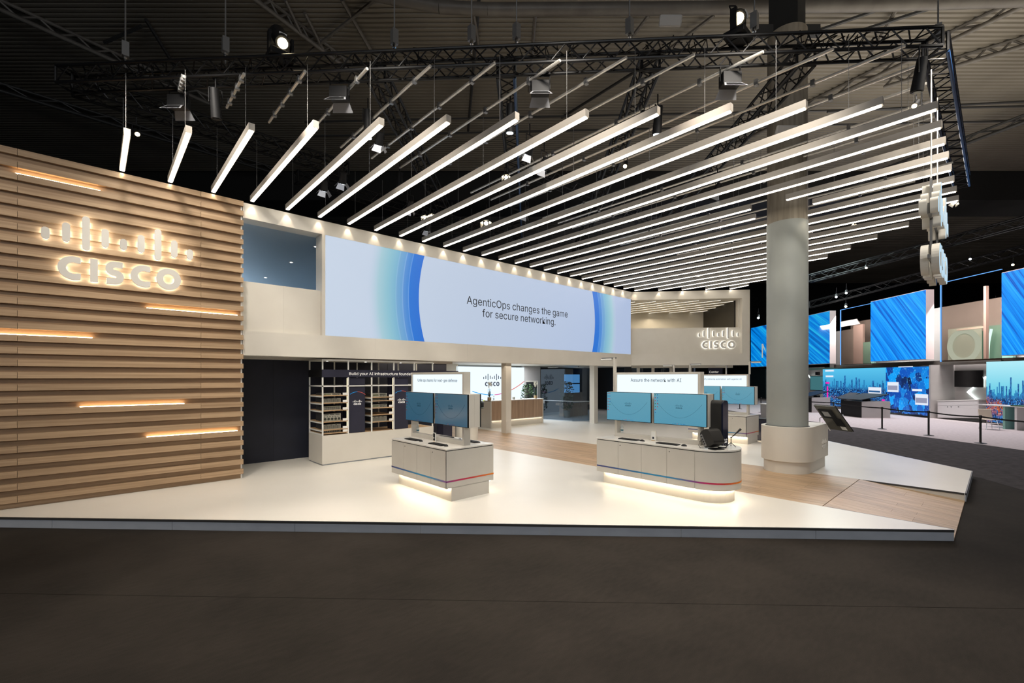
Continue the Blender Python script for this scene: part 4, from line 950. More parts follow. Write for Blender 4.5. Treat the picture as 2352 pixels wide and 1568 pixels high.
bottle(D1+Vector((.56, 1.86, 1.007)), 'clear pump bottle inside the frame of the square-ended counter'); bottle(D2+Vector((.56, 1.86, 1.007)), 'clear pump bottle inside the frame of the rounded counter')
# little upright remote / card holder
t_ = thing('remote_control', 'white and black remote standing in the middle of the square-ended counter', 'remote', D1+Vector((.40, .98, .932))); MB().box(-.01,-.045,0,.01,.045,.17).build('body', M['card'], t_, bevel=.003); MB().box(-.013,-.03,.02,-.01,.03,.155).build('front', M['black'], t_); MB().tube((-.02,0,.07),(-.013,0,.07),.012,10).build('button', M['card'], t_); MB().box(-.012,-.02,-.0,.012,.02,.012).build('foot', M['terra'], t_)
t_ = thing('info_card', 'small grey upright card holder in the middle of the rounded counter', 'card holder', D2+Vector((.40, 1.03, .932))); MB().box(-.01,-.06,0,.01,.06,.20).build('plate', M['sign_side'], t_, bevel=.003); MB().box(-.0125,-.045,.02,-.01,.045,.18).build('card', M['card'], t_); MB().box(-.014,-.02,.04,-.012,.02,.08).build('print', M['ink'], t_); MB().box(-.012,-.04,0,.016,.04,.012).build('foot', M['terra'], t_)
# arm lamps over the frames
def arm_lamp(p, lab, h, sgn=1, L=.33):
    t_ = thing('arm_lamp', lab, 'lamp', p, group='slim arm lamps over the counters'); MB().box(-.035,-.02,0,.035,.02,h).build('post', M['white'], t_)
    MB().box(-.03, -.03 if sgn > 0 else -.03-L, h-.015, .03, L if sgn > 0 else .03, h+.012).build('arm', M['grey_metal'], t_, bevel=.004); MB().box(-.035, .06 if sgn > 0 else -L-.02, h-.05, .035, L+.02 if sgn > 0 else -.06, h-.015).build('head', M['card'], t_, bevel=.01); return t_
arm_lamp(D2+Vector((.545, 2.0+.03, 1.37)), 'slim arm lamp rising from the left end of the rounded counter', 1.24)
for k, (px, py) in enumerate(((1548,838),(1585,836),(1668,838))): 
    p = atd(px, py+46, 18.5+k); zt = atd(px, py, 18.5+k).z
    arm_lamp((p.x, p.y, p.z), ('slim white lamp post behind the lit board of the rounded counter, left one','slim white lamp post behind the lit board of the rounded counter, middle one','slim white lamp post behind the lit board of the rounded counter, right one')[k], zt-p.z, 1 if k != 1 else -1, .45)
arm_lamp(D3+Vector((.545, .1, 2.29)), 'slim arm lamp beside the column, rising from the far half-hidden counter', .42, -1)
# ---- things on the rounded end
def T(x, y): return D2+Vector((x, y, .932))
rt = thing('tower_router', 'tall black glossy router box with rounded top and blue sheen', 'router', T(.66, -.14))
def rbox(b, w_, d, h, r=.09, n=6):
    pts = [(w_/2-r+r*math.cos(a), d/2-r+r*math.sin(a)) for a in [math.pi/2*k/n for k in range(n+1)]]
    q = pts+[(-x, y) for x, y in reversed(pts)]+[(-x, -y) for x, y in pts]+[(x, -y) for x, y in reversed(pts)]
    return b, q
# body lies with its flat faces to +-X; outline in Y-Z with rounded top corners
def outline(w_, h, r, rb=.03, n=7):
    o = [(w_/2-r+r*math.cos(a), h-r+r*math.sin(a)) for a in [math.pi/2*k/n for k in range(n+1)]]+[(-w_/2+r-r*math.sin(a), h-r+r*math.cos(a)) for a in [math.pi/2*k/n for k in range(n+1)]]
    o += [(-w_/2+rb-rb*math.cos(a), rb-rb*math.sin(a)) for a in [math.pi/2*k/n for k in range(n+1)]]+[(w_/2-rb+rb*math.sin(a), rb-rb*math.cos(a)) for a in [math.pi/2*k/n for k in range(n+1)]]; return o
def exX(poly, x0, x1):
    n = len(poly); b = MB(); return b.add([(x0, y, z) for y, z in poly]+[(x1, y, z) for y, z in poly], [(i, (i+1) % n, n+(i+1) % n, n+i) for i in range(n)]+[tuple(range(n))[::-1], tuple(range(n, 2*n))])
ol = outline(.26, .92, .08)
def exY(poly, y0, y1):
    n = len(poly); return MB().add([(x, y0, z) for x, z in poly]+[(x, y1, z) for x, z in poly], [(i, (i+1) % n, n+(i+1) % n, n+i) for i in range(n)]+[tuple(range(n))[::-1], tuple(range(n, 2*n))])
ol = [(x*1.0, z) for x, z in outline(.24, .84, .08, .05)]
exY(ol, -.09, .13).build('body', M['matblack'], rt, smooth=True, fix=True)
M['gloss'] = mat('piano_black', (.008,.012,.03), .08); exY([(x*.97, z*.99+.004) for x, z in ol], -.115, -.09).build('glossy_front', M['gloss'], rt, smooth=True, fix=True)
put_emblem(.028, lambda x, y, d: (x-.073, -.116-d, y+.07), .001, M['white_ink'], rt, name='logo')
for k in range(4): MB().box(-.113,-.02,.3+k*.09,-.11,.06,.34+k*.09).build('vent', M['black'], rt)
bx = thing('camera_unit', 'black tilted cube-shaped camera unit with ports, resting on the rounded end', 'camera unit', T(.26, -.20)); bx.rotation_euler = (0, 0, -.35)
R_ = Matrix.Rotation(math.radians(-30), 4, 'X')
def tb_(b): b.v = [tuple((R_ @ Vector(p))+Vector((0,-.04,.062))) for p in b.v]; return b
tb_(exX([(y, z) for y, z in outline(.24, .30, .09, .05)], -.12, .14)).build('body', M['matblack'], bx, smooth=True, fix=True)
tb_(MB().box(-.128,.055,.03,-.118,.105,.25)).build('port_panel', M['grey_metal'], bx)
for z in (.06,.1,.15,.2): tb_(MB().box(-.132,.066,z,-.128,.092,z+.022)).build('port', M['black'], bx)
MB().box(-.1,-.14,.0,.12,.02,.012).build('foot', M['black'], bx)
MB().path([(-.13,.1,.14),(-.17,.14,.12),(-.18,.15,.05),(-.15,.14,.006),(-.1,.2,.005)], .004).build('cable', M['black'], bx)
pk = thing('puck_device', 'flat black and white device under the tripod microphone', 'device', T(.50, -.26)); MB().lathe([(.07,0),(.075,.012),(.07,.022)], n=20).build('base', M['black'], pk, smooth=True); MB().lathe([(.065,.022),(.06,.03)], n=20).build('top', M['card'], pk, smooth=True)
mc = thing('microphone', 'thin black microphone on a small tripod at the rounded end', 'microphone', T(.74, -.32)); MB().path([(0,0,.06),(0,0,.17)], .007).build('stem', M['black'], mc)
for k in range(3):
    a = 2.1*k+.4; MB().path([(0,0,.075),(.09*math.cos(a),.09*math.sin(a),.004)], .006).build('leg', M['black'], mc)
u_ = Vector((.55,-.45,.62)).normalized(); MB().tube((0,0,.16), Vector((0,0,.16))+u_*.13, .008, 8, .011).tube(Vector((0,0,.16))+u_*.13, Vector((0,0,.16))+u_*.24, .013, 12, .021).build('head', M['matblack'], mc, smooth=True); MB().sphere((0,0,.168), .014, 8, 6).build('joint', M['black'], mc)

# ================================================================ COLUMN PLINTH AND SCREEN
cx0, cy0, r0, r1 = 12.05, 3.42, .535, .48
def dshape(r, xe, yb): # half round at -X, straight to +X
    return [(cx0-r*math.sin(a), cy0-r*math.cos(a)) for a in [math.pi*k/20 for k in range(21)]]+[(xe, cy0+r), (xe, cy0-r)]
pt = thing('column_plinth', 'cream drum-ended plinth wrapped round the concrete column', 'plinth', (cx0, cy0, G))
def pz(r, xe, z0, z1, nm, m_, bev=0):
    b = MB().prism(dshape(r, xe, 0), z0, z1); b.build(nm, m_, pt, smooth=True, w=True, bevel=bev)
pz(r1, 13.28, G, G+.30, 'kick', M['white']); pz(r0, 13.34, G+.27, G+1.06, 'body', M['white'], .006)
MB().lathe([(.455, G+1.061), (.445, G+1.066)], (cx0, cy0, 0), 40).build('collar', M['black'], pt, w=True)
b = MB(); 
for _, p, cl in emblem(.075): b.strip(p, lambda x, y, d: (12.72+x, cy0-r0-.002-d, y+G+.50), .02, cl)
b.build('relief_emblem', M['sign_face'], pt, w=True, fix=True)
# tilted touch display at the plinth's right end, seen from behind
kd = thing('kiosk_display', 'black touch display leaning out from the column plinth, seen from behind', 'display', (13.3, 3.0, G+1.06))
def lp(px, py, t): return atd(px, py, t)-Vector((13.3, 3.0, G+1.06))
a_, b_, c_, d_ = lp(1868, 930, 10.9), lp(1918, 935, 11.6), lp(1958, 993, 11.3), lp(1913, 966, 10.6)
a_, b_, d_ = lp(1867, 929, 11.35), lp(1914, 934, 10.75), lp(1913+30, 996, 11.05)
b_ = lp(1915, 934, 10.72); c_ = lp(1957, 992, 10.45); a_ = lp(1868, 930, 11.25); d_ = a_+(c_-b_)
nn = (b_-a_).cross(d_-a_).normalized(); nn = nn if nn.dot(Vector((VD[0],VD[1],0))) > 0 else -nn
def slab(u0, u1, v0, v1, n0, n1): # coordinates on the panel
    U, V_ = (b_-a_), (d_-a_); P = [a_+U*u+V_*v+nn*n_ for n_ in (n0, n1) for u, v in ((u0,v0),(u1,v0),(u1,v1),(u0,v1))]
    return MB().add(P, [(0,3,2,1),(4,5,6,7),(0,1,5,4),(1,2,6,5),(2,3,7,6),(3,0,4,7)])
slab(0,1,0,1,0,.035).build('back_panel', M['kiosk_back'], kd, fix=True); slab(-.005,1.01,-.01,1.01,.035,.055).build('screen_edge', M['black'], kd, fix=True)
slab(.15,.75,.15,.5,-.035,0).build('electronics_box', M['black'], kd, fix=True); slab(.3,.6,.22,.42,-.045,-.035).build('cover', M['grey_metal'], kd, fix=True); slab(.55,.9,.5,.8,-.03,0).build('power_brick', M['black'], kd, fix=True); slab(.62,.85,.78,.95,-.004,0).build('sticker', M['card'], kd, fix=True)
MB().path([(0,.05,0),(.0,.05,.12),(.1,.0,.14)], .01).build('arm', M['chrome'], kd); MB().path([(0,0,0),(.12,-.05,-.06),(.3,-.1,-.2)], .012).build('cable', M['sign_side'], kd)

# ================================================================ DISPLAY SHELVES
U = thing('shelf_unit', 'white open-frame shelf unit on a solid base, with navy banner', 'shelf unit', (4.24, 11.43, G)); y1 = .93; Wd = 3.24
MB().box(0,0,0.03,Wd,y1,.74).build('base_cabinet', M['white'], U); MB().box(.03,.03,0,Wd-.03,y1-.03,.03).build('kick', M['edge'], U); MB().box(.04,.04,.66 if False else .735,Wd-.04,y1-.04,.742).build('base_top', M['shelfwood'], U)
xs = [0, .65, 1.29, 1.94, 2.58, 3.2]; zt = 2.60
for x in xs:
    for y in (0, y1-.03): MB().box(x, y, .74, x+.03, y+.03, zt).build('post', M['card'], U)
MB().box(0,0,zt,Wd,y1,zt+.04).build('canopy', M['card'], U)
for z in (1.95,):
    for y in (0, y1-.03): MB().box(0, y, z, Wd, y+.03, z+.03).build('rail', M['card'], U)
for x in xs[::5]: MB().box(x, 0, 1.95, x+.03, y1, 1.98).build('rail', M['card'], U)
MB().box(-.006,-.012,2.19,Wd+.9,.012,2.38).build('banner', M['navy_print'], U); MB().box(-.012,-.01,2.19,.0,y1,2.38).build('banner', M['black'], U)
b, L = text('Build your AI infrastructure foundation', .13, lambda x, y, d: (x, -d, y), None, None, depth=.002, bold=.0)
xa_ = aty(801, 858, 11.42).x-4.24; xb_ = aty(948, 858, 11.42).x-4.24
vis = max(p[0] for p in b.v); k_ = (xb_-xa_)/(vis*.945); b.v = [(p[0]*k_+xa_, p[1]-.013, p[2]*min(k_,1.1)+2.245) for p in b.v]; b.build('lettering', M['white_ink'], U)
def boards(i, zs, w0=0, dev=None, side=''):
    x0, x1 = xs[i]+.03, xs[i+1]
    for k, z in enumerate(zs):
        z -= G
        MB().box(x0, .0, z-.02, x1, y1-.03, z).build('shelf_board', M['shelfwood'], U)
        for x in (xs[i]+.003, xs[i+1]+.003): MB().box(x, .03, z-.05, x+.024, y1-.03, z-.02).build('shelf_rail', M['card'], U)
        MB().box(x1-.13, .0, z+.002, x1-.01, .01, z+.06).build('price_card', M['card'], U)
    for x in (x1-.012,): MB().box(x, .03, .76, x+.008, .04, 2.17).build('led_strip', M['led_warm'], U)
b1 = [1.895, 1.71, 1.52, 1.24, 1.04, .955]; b3 = [1.815, 1.72, 1.53, 1.345, 1.155]
boards(0, b1); boards(2, b3)
def device(x, z, w_, h, kind, lab, dark=False):
    t_ = thing('network_device', lab, 'network device', (4.24+x, 11.43+.1, z+.001), group='rack devices on the display shelves')
    MB().box(0,0,0,w_,.5,h).build('chassis', M['device_dark'], t_); f = MB().box(0,-.012,.0,w_,0,h).build('front_plate', M['device'], t_)
    b = MB(); g = MB()
    if kind == 'fans':
        for k in range(5): b.tube((w_*(k+.5)/5, -.02, h*.3), (w_*(k+.5)/5, -.012, h*.3), h*.17, 12); g.box(w_*(k+.15)/5,-.016,h*.1,w_*(k+.2)/5,-.012,h*.4)
        for k in range(3): b.box(w_*(.05+.32*k),-.016,h*.82,w_*(.30+.32*k),-.012,h*.92)
        for k in range(6): b.box(w_*(.05+.15*k),-.016,h*.56,w_*(.11+.15*k),-.012,h*.64)
    elif kind == 'ports':
        for r in range(2):
            for k in range(16): b.box(w_*(.08+k*.056),-.016,h*(.18+.36*r),w_*(.115+k*.056),-.012,h*(.42+.36*r))
        for k in range(4): g.box(w_*(.1+.22*k),-.0145,h*.86,w_*(.26+.22*k),-.012,h*.93)
    elif kind == 'grille':
        for k in range(20): b.box(w_*(.05+k*.046),-.016,h*.12,w_*(.067+k*.046),-.012,h*.78)
        for k in range(3): b.box(w_*(.12+.28*k),-.016,h*.82,w_*(.22+.28*k),-.012,h*.92)
    elif kind == 'blocks':
        for k in range(9): b.box(w_*(.06+k*.1),-.016,h*.2,w_*(.12+k*.1),-.012,h*.75)
    else:
        b.box(w_*.05,-.016,h*.3,w_*.42,-.012,h*.7); g.box(w_*.06,-.018,h*.45,w_*.4,-.016,h*.55); b.box(w_*.5,-.016,h*.55,w_*.95,-.012,h*.85)
        for k in range(4): b.box(w_*(.52+.11*k),-.016,h*.15,w_*(.59+.11*k),-.012,h*.4)
    stuff(b.build('ports', M['vent'], f))
    if g.v: stuff(g.build('marks', M['green'], f))
for (z, h, kd_, nm) in ((1.895,.05,'mixed','topmost shelf'),(1.71,.105,'grille','second shelf'),(1.52,.10,'ports','third shelf'),(1.24,.19,'fans','fourth shelf, the tallest with round fans'),(1.04,.12,'grille','fifth shelf'),(.955,.06,'blocks','lowest shelf')):
    device(.06, z, .44, h, kd_, 'grey rack device in the left shelf column, %s' % nm)
for (z, h, kd_, nm) in ((1.815,.10,'mixed','topmost shelf'),(1.72,.05,'mixed','second shelf'),(1.53,.085,'mixed','third shelf'),(1.155,.13,'grille','lowest shelf')):
    device(1.36, z, .42, h, kd_, 'grey rack device in the right shelf column, %s' % nm)
for k, x in enumerate((.71, 2.0)):
    t_ = thing('logo_panel', ('tall navy panel with red-blue arc and logo between the two device columns', 'second tall navy panel with arc and logo, partly behind the counter monitors')[k], 'panel', (4.24+x, 11.47, G+.745)); w_ = .42
    MB().box(0,0,0,w_,.42,1.44).build('board', M['navy_print'], t_)
    put_emblem(.047, lambda a, c, d: (a+.088, -.001-d, c+.72), .003, M['white_ink'], t_, name='logo')
    for j, (m_, a0, a1) in enumerate((('arc_blue', 125, 90), ('arc_red', 90, 50))):
        pr_ = [((w_/2+.34*math.cos(math.radians(a)), .72+.34*math.sin(math.radians(a))), (w_/2+.348*math.cos(math.radians(a)), .72+.348*math.sin(math.radians(a)))) for a in [a0+(a1-a0)*q/8 for q in range(9)]]
        MB().strip([p for p in pr_ if -.01 <= p[0][0] <= w_+.01], lambda a, c, d: (a, -.002-d, c), .002).build('arc', M[m_], t_)
for k, (px, py) in enumerate(((748,829),(836,826),(916,829),(990,832))):
    p = aty(px, py, 11.7); t_ = thing('canopy_spot', 'tiny bright downlight under the shelf unit canopy, %s from the left' % ORD[k], 'downlight', (p.x, 11.6, G+2.6), group='downlights of the shelf canopy'); MB().lathe([(.025,-.008),(.03,0)], n=12).build('lens', M['downlight'], t_); MB().lathe([(.038,-.004),(.038,0)], n=12).build('ring', M['card'], t_)
    spot('shelf_spot', (p.x, 11.62, G+2.57), (p.x, 11.62, 0), 14, (1,.84,.62), 110, .8, .03)

# ================================================================ RECEPTION
rc = thing('reception_counter', 'long reception counter with walnut front and lit plinth', 'counter', (12.63, 14.9, G))
MB().box(.05, .04, 0, 3.25, .75, .30).build('plinth', M['white'], rc); MB().box(.0,-.02,0,.05,1.1,.86).build('end_panel', M['offwhite'], rc); MB().box(0,-.02,.86,.05,.45,1.17).build('end_panel', M['offwhite'], rc); MB().box(3.25,-.02,0,3.3,.75,1.17).build('end_panel', M['white'], rc)
for k in range(2): MB().box(.05+k*1.6,-.02,.33,.05+(k+1)*1.6-.006,.0,1.15).build('front_panel', M['reception_wood'], rc)
MB().box(.05,0,.3,3.25,.42,1.15).build('carcass', M['offwhite'], rc); MB().box(0,-.03,1.15,3.3,.45,1.18).build('worktop', M['card'], rc); MB().box(0,.45,.83,3.3,1.1,.86).build('desk_top', M['card'], rc); MB().box(.08,.005,.30,3.22,.02,.312).build('kick_light', M['led_kick'], rc)
def leafy(name, lab, loc, h, n, r, m_='leaf', potm='pot', ph=.25, pr_=.12, stem=True, cat='plant', sz=.05):
    t_ = thing(name, lab, cat, loc); MB().lathe([(pr_*.8,0),(pr_,ph)], n=16).build('pot', M[potm], t_, smooth=True)
    b = MB()
    for k in range(n):
        z = ph+.1+(h-ph-.1)*random.random(); rr = r*(.35+.65*math.sin(math.pi*min(1, (z-ph)/(h-ph))*.85+.25)); a = random.uniform(0, 6.3); q = rr*math.sqrt(random.random())
        c = Vector((q*math.cos(a), q*math.sin(a), z)); d = Vector((math.cos(a), math.sin(a), random.uniform(-.8,.6))).normalized(); s_ = d.cross(Vector((random.uniform(-1,1),random.uniform(-1,1),1))).normalized()*sz*.45
        b.add([c, c+d*sz*.5+s_, c+d*sz, c+d*sz*.5-s_], [(0,1,2,3)])
    f = stuff(b.build('foliage', M[m_], t_)); st = MB().path([(0,0,.05),(.02,.01,h*.4),(0,0,h*.8)], .012)
    for k in range(6):
        a = random.uniform(0, 6.3); z = ph+(h-ph)*random.uniform(.2,.8); st.path([(0,0,z),(r*.6*math.cos(a), r*.6*math.sin(a), z+.12)], .006)
    st.build('stem', M['stem'], t_); return t_
leafy('potted_fig', 'tall dark leafy plant in a square-looking pot behind the glass partition', (19.1, 16.1, G), 1.95, 420, .36, potm='pot', ph=.38, pr_=.19, sz=.11)
p = aty(1212, 900, 16.6); leafy('leafy_plant', 'bushy green plant behind the right half of the reception counter', (p.x, 16.6, G), 1.85, 420, .32, ph=.3, sz=.10)
def orchid(loc, lab, flowers=True):
    t_ = thing('orchid', lab, 'plant', loc); MB().box(-.06,-.06,0,.06,.06,.14).build('pot', M['terra'], t_); MB().path([(0,0,.12),(.02,0,.35),(-.02,.01,.62),(.04,.02,.74)], .007).build('stem', M['stem'], t_); b = MB(); q = MB()
    for k in range(14):
        a = k*2.4; b.add([(0,0,.14),(.05*math.cos(a),.05*math.sin(a),.2+.012*k),(.03*math.cos(a+.3),.03*math.sin(a+.3),.28+.012*k)], [(0,1,2)])
        c = Vector((random.uniform(-.06,.08), random.uniform(-.06,.06), .58+random.random()*.2))
        for j in range(5): a2 = j*1.257; q.add([c, c+Vector((.035*math.cos(a2-.4), .01, .035*math.sin(a2-.4))), c+Vector((.05*math.cos(a2), .0, .05*math.sin(a2))), c+Vector((.035*math.cos(a2+.4), .01, .035*math.sin(a2+.4)))], [(0,1,2,3)])
    stuff(b.build('leaves', M['leaf'], t_)); stuff(q.build('petals', M['petal'], t_))
    MB().lathe([(.075,.0),(.075,.5)], n=14).build('glass_vase', M['clear'], t_, smooth=True) if flowers else None; return t_
zc = G+1.181
px2x = lambda px, y: aty(px, 900, y).x
orchid((px2x(1124, 15.1), 15.1, zc), 'orchid in a clear glass vase standing left on the reception counter'); orchid((px2x(1230, 15.1), 15.1, zc), 'white orchid in a glass vase at the right end of the reception counter')
bottle((px2x(1134, 15.05), 15.05, zc), 'clear pump bottle on the reception counter beside the left orchid')
t_ = thing('small_box', 'small grey box on the reception counter right of the post', 'box', (px2x(1180, 15.1), 15.1, zc)); MB().box(-.04,-.04,0,.04,.04,.12).build('box', M['device'], t_); MB().box(-.042,-.042,.10,.042,.042,.125).build('lid', M['card'], t_)
t_ = thing('bag', 'black bag with neon yellow vest on the low desk of the reception', 'bag', (12.85, 15.75, G+.861)); b = MB().sphere((0,0,.13), .2, 14, 8, .75); b.v = [(x*1.1, y, max(0,z)) for x, y, z in b.v]; b.build('bag_body', M['matblack'], t_, smooth=True)
b = MB().sphere((.12,-.05,.2), .12, 12, 7, .9); b.v = [(x+.02*math.sin(z*40), y+.02*math.cos(x*50), z) for x, y, z in b.v]; b.build('vest', M['yellow'], t_, smooth=True); MB().path([(-.12,0,.22),(-.08,0,.32),(.05,0,.33),(.1,0,.22)], .01).build('handle', M['black'], t_)
# black speaker pillar and round drum seat behind the square counter
p = atz(1013, 997, G); t_ = thing('dark_pillar', 'slim dark pillar standing behind the square-ended counter', 'pillar', (8.2, 11.9, G)); MB().box(-.17,-.17,0,.17,.17,1.15).build('body', M['navy_print'], t_); MB().box(-.19,-.19,1.15,.19,.19,1.18).build('cap', M['black'], t_)
p = atz(1040, 997, G); t_ = thing('drum_table', 'low white round drum on a black base behind the square-ended counter', 'drum', (8.95, 11.75, G)); MB().lathe([(.34,.04),(.37,.05),(.37,.62),(.35,.64)], n=36).build('drum', M['white'], t_, smooth=True); MB().lathe([(.33,0),(.33,.04)], n=36).build('base', M['black'], t_)
for k, (px, py) in enumerate(((1275,835.5),(1348,836),(1088,829),(1190,833))):
    p = atz(px, py, 2.95); 
    if p.length < 40:
        t_ = thing('ceiling_downlight', 'small white recessed downlight in the passage ceiling behind the screen wall, number of light seen: %s' % ORD[k] if False else '%s tiny recessed downlight from the left in the ceiling under the slogan screen' % ORD[(2,3,0,1)[k]], 'downlight', (p.x, p.y, 2.95)); MB().lathe([(.05,-.01),(.06,0)], n=12).build('lens', M['downlight'], t_); MB().lathe([(.075,-.005),(.075,0)], n=12).build('ring', M['card'], t_)
for k, (px, py) in enumerate(((1270,847),(1329,843))):
    p = atd(px, py, 25); t_ = thing('ring_lamp', ('left','right')[k]+' flat round ceiling lamp in the room behind the glass', 'lamp', (p.x, p.y, 2.86)); MB().lathe([(.28,0),(.28,.03)], n=24).build('shade', M['card'], t_, smooth=True); MB().tube((0,0,.03),(0,0,.09),.02,8).build('mount', M['card'], t_)

# ================================================================ HANGING LOGO SIGN
hs = thing('hanging_sign', 'double-sided hanging sign of thick bars and CISCO letters, seen edge-on', 'sign', (9.75, .66, 4.03)); Hs = .50
for kind, p, cl in emblem(Hs, .26):
    if kind == 'bar': p = [((a[0], a[1]+.26*Hs), (c[0], c[1]+.26*Hs)) for a, c in p]
    sc_ = 2.0/(5.2*Hs)
    p = [((a[0]*sc_, a[1]), (c[0]*sc_, c[1])) for a, c in p]
    o = MB().strip(p, lambda x, y, d: (x, d, y), .095, cl).build(kind, M['sign_side'], hs, fix=True)
    MB().strip(p, lambda x, y, d: (x, d+.135, y), .095, cl).build('rear_'+kind, M['sign_side'], hs, fix=True)
    q = [((a[0]+(c[0]-a[0])*.06, a[1]+(c[1]-a[1])*.06), (a[0]+(c[0]-a[0])*.94, a[1]+(c[1]-a[1])*.94)) for a, c in p]
    MB().strip(q, lambda x, y, d: (x, -d-.001, y), .004, cl).build('lit_face', M['sign_lit'], o, fix=True)
MB().box(.05,.1,.22,1.95,.13,.28).box(.05,.1,.93,1.95,.13,1.1).box(.4,.1,.22,.46,.13,1.6).box(1.5,.1,.22,1.56,.13,1.6).build('inner_frame', M['grey_metal'], hs)
for x in (.45, 1.55): MB().tube((x,.115,1.3),(x,.115,3.4),.012,6).build('hanging_rod', M['steel'], hs)
# ================================================================ NEIGHBOURING STAND (facade on the diagonal x - y = 32.5)
f2 = Vector((1,1,0)).normalized(); n2 = Vector((-1,1,0)).normalized()       # n2 looks towards the camera side
BO = 32.5
def fac(px, off=0): # facade parameter (distance along f2) seen at this picture column; returns the point at z = 0
    d = ray(px, 866); t = (BO-off)/(d[0]-d[1]); return Vector((d[0]*t, d[1]*t, 0))
def facz(px, py, off=0):
    d = ray(px, py); t = (BO-off)/(d[0]-d[1]); return EYE+d[2]*t
def fbox(b, a, c, o0, o1, z0, z1):
    """a, c: facade points; o: depth behind (+) the facade"""
    m_ = (a+c)/2-n2*(o0+o1)/2; return b.obox(m_+Vector((0,0,(z0+z1)/2)), (c-a)/2, n2*(o1-o0)/2, (0,0,(z1-z0)/2))
def fquad(a, c, o, z0, z1):
    P = [a-n2*o, c-n2*o]; return MB().add([P[0]+Vector((0,0,z0)), P[1]+Vector((0,0,z0)), P[1]+Vector((0,0,z1)), P[0]+Vector((0,0,z1))], [(0,1,2,3)])
def ledpanel(name, lab, a, c, z0, z1, m_, th=.45, frame='pinkwhite', o=0, local=True):
    """LED face quad built in its own frame: local X runs from far (left in view) to near (right), so the generated coordinates follow the picture"""
    t_ = thing(name, lab, 'LED panel', (a.x, a.y, z0)); L = (c-a).length; ang = math.atan2((c-a).y, (c-a).x); t_.rotation_euler = (0,0,ang)
    # local -Y or +Y towards the viewer
    v = Vector((-math.sin(ang), math.cos(ang), 0)); sg_ = 1 if v.dot(n2) > 0 else -1
    MB().box(0, -sg_*th, 0, L, -sg_*.0, z1-z0).build('casing', M[frame], t_)
    MB().add([(0, sg_*.01, .03), (L, sg_*.01, .03), (L, sg_*.01, z1-z0-.03), (0, sg_*.01, z1-z0-.03)], [(0,1,2,3)]).build('display', M[m_], t_)
    return t_, L, sg_
ZU0, ZU1 = 3.38, 7.42
ledpanel('hanging_screen', 'high blue streaked screen in the middle of the neighbouring stand', fac(2000), fac(2127), ZU0, ZU1, 'streak')
ledpanel('hanging_screen', 'high blue streaked screen cut by the right picture edge', fac(2301), fac(2480), ZU0, ZU1, 'streak')
t_, L, sg_ = ledpanel('hanging_screen', 'high cyan-blue screen partly hidden behind the concrete column', fac(1725), fac(1906), ZU0, ZU1, 'streak2')
for px, body in ((1748.5, 'N'), (1838, 'A')):
    s_ = (fac(px)-fac(1725)).length; b, L_ = text(body, 2.6, lambda x, y, d: (x, sg_*(.015+d), y), None, None, depth=.004, bold=.02); b.v = [(p[0]+s_, p[1], p[2]+.9) for p in b.v]; b.build('lettering', M['white_ink'], t_)
def glasspane(lab, p0, p1, z0, z1):
    a, c = fac(p0), fac(p1); t_ = thing('hanging_glass', lab, 'glass pane', (a.x, a.y, z0))
    fbox(MB(), a, c, .0, .03, z0, z1).build('pane', M['brownglass'], t_, w=True); fbox(MB(), a, c, -.02, .05, z1-.025, z1).build('top_rail', M['blue_edge'], t_, w=True); fbox(MB(), a, a+(c-a)*.012, -.02, .05, z0, z1).build('lit_edge', M['blue_edge'], t_, w=True); fbox(MB(), a, c, -.02, .10, z0-.06, z0).build('bottom_rail', M['girder'], t_, w=True)
glasspane('tall tinted glass pane left of the middle blue screen', 1930, 2000, 3.25, 7.3); glasspane('tall tinted glass pane between the middle and the right blue screens', 2160, 2300, 3.2, 7.6)
# walls behind the glass
def fw(name, p0, p1, off, z0, z1, m_, th=.15):
    a, c = fac(p0, 0), fac(p1, 0)
    # keep picture columns while moving back: intersect the same rays with the plane further away
    def back(px):
        d = ray(px, 866); t = (BO+off*math.sqrt(2))/(d[0]-d[1]); return Vector((d[0]*t, d[1]*t, 0))
    a, c = back(p0), back(p1); m__ = (a+c)/2; return MB().obox(m__+Vector((0,0,(z0+z1)/2)), (c-a)/2, n2*th/2, (0,0,(z1-z0)/2)).build(name, m_)
struct(fw('wall_neighbour_upper', 1908, 1965, 3.0, 2.9, 6.2, M['booth_wall'])); struct(fw('wall_neighbour_inner', 1956, 2400, 4.0, 2.9, 6.9, M['booth_wall']))
struct(fw('trim_3', 1985, 2010, 2.6, 2.9, 5.0, M['mint'])); struct(fw('trim_4', 2200, 2268, 2.5, 5.1, 5.2, M['sign_side'])); struct(fw('trim_5', 2262, 2268, 2.4, 3.0, 7.4, M['pinkwhite'])); struct(fw('trim_6', 1962, 1984, 2.6, 2.9, 6.4, M['pinkwhite']))
struct(fw('wall_neighbour_mint', 2182, 2268, 3.6, 3.0, 5.05, M['mint'])); struct(fw('trim_7', 2268, 2330, 3.6, 3.0, 5.3, M['mint']))
def back(px, py, off):
    d = ray(px, py); t = (BO+off*math.sqrt(2))/(d[0]-d[1]); return Vector((d[0]*t, d[1]*t, EYE+d[2]*t))
c = back(2214, 794, 3.3); rg = thing('ring_light', 'big pale glowing ring light behind the glass of the neighbouring stand', 'ring light', c)
pr_ = [((r1_*math.cos(a), r1_*math.sin(a)), (r2_*math.cos(a), r2_*math.sin(a))) for a in [2*math.pi*k/40 for k in range(40)] for r1_, r2_ in ((.74, 1.05),)]
MB().strip(pr_, lambda x, y, d: tuple(f2*(-x)+n2*d+Vector((0,0,y))), .05, True).build('ring', M['ring_glow'], rg, fix=True); MB().obox(-n2*.03, f2*1.05, n2*.02, (0,0,1.1)).build('backing', M['ring_disc'], rg)
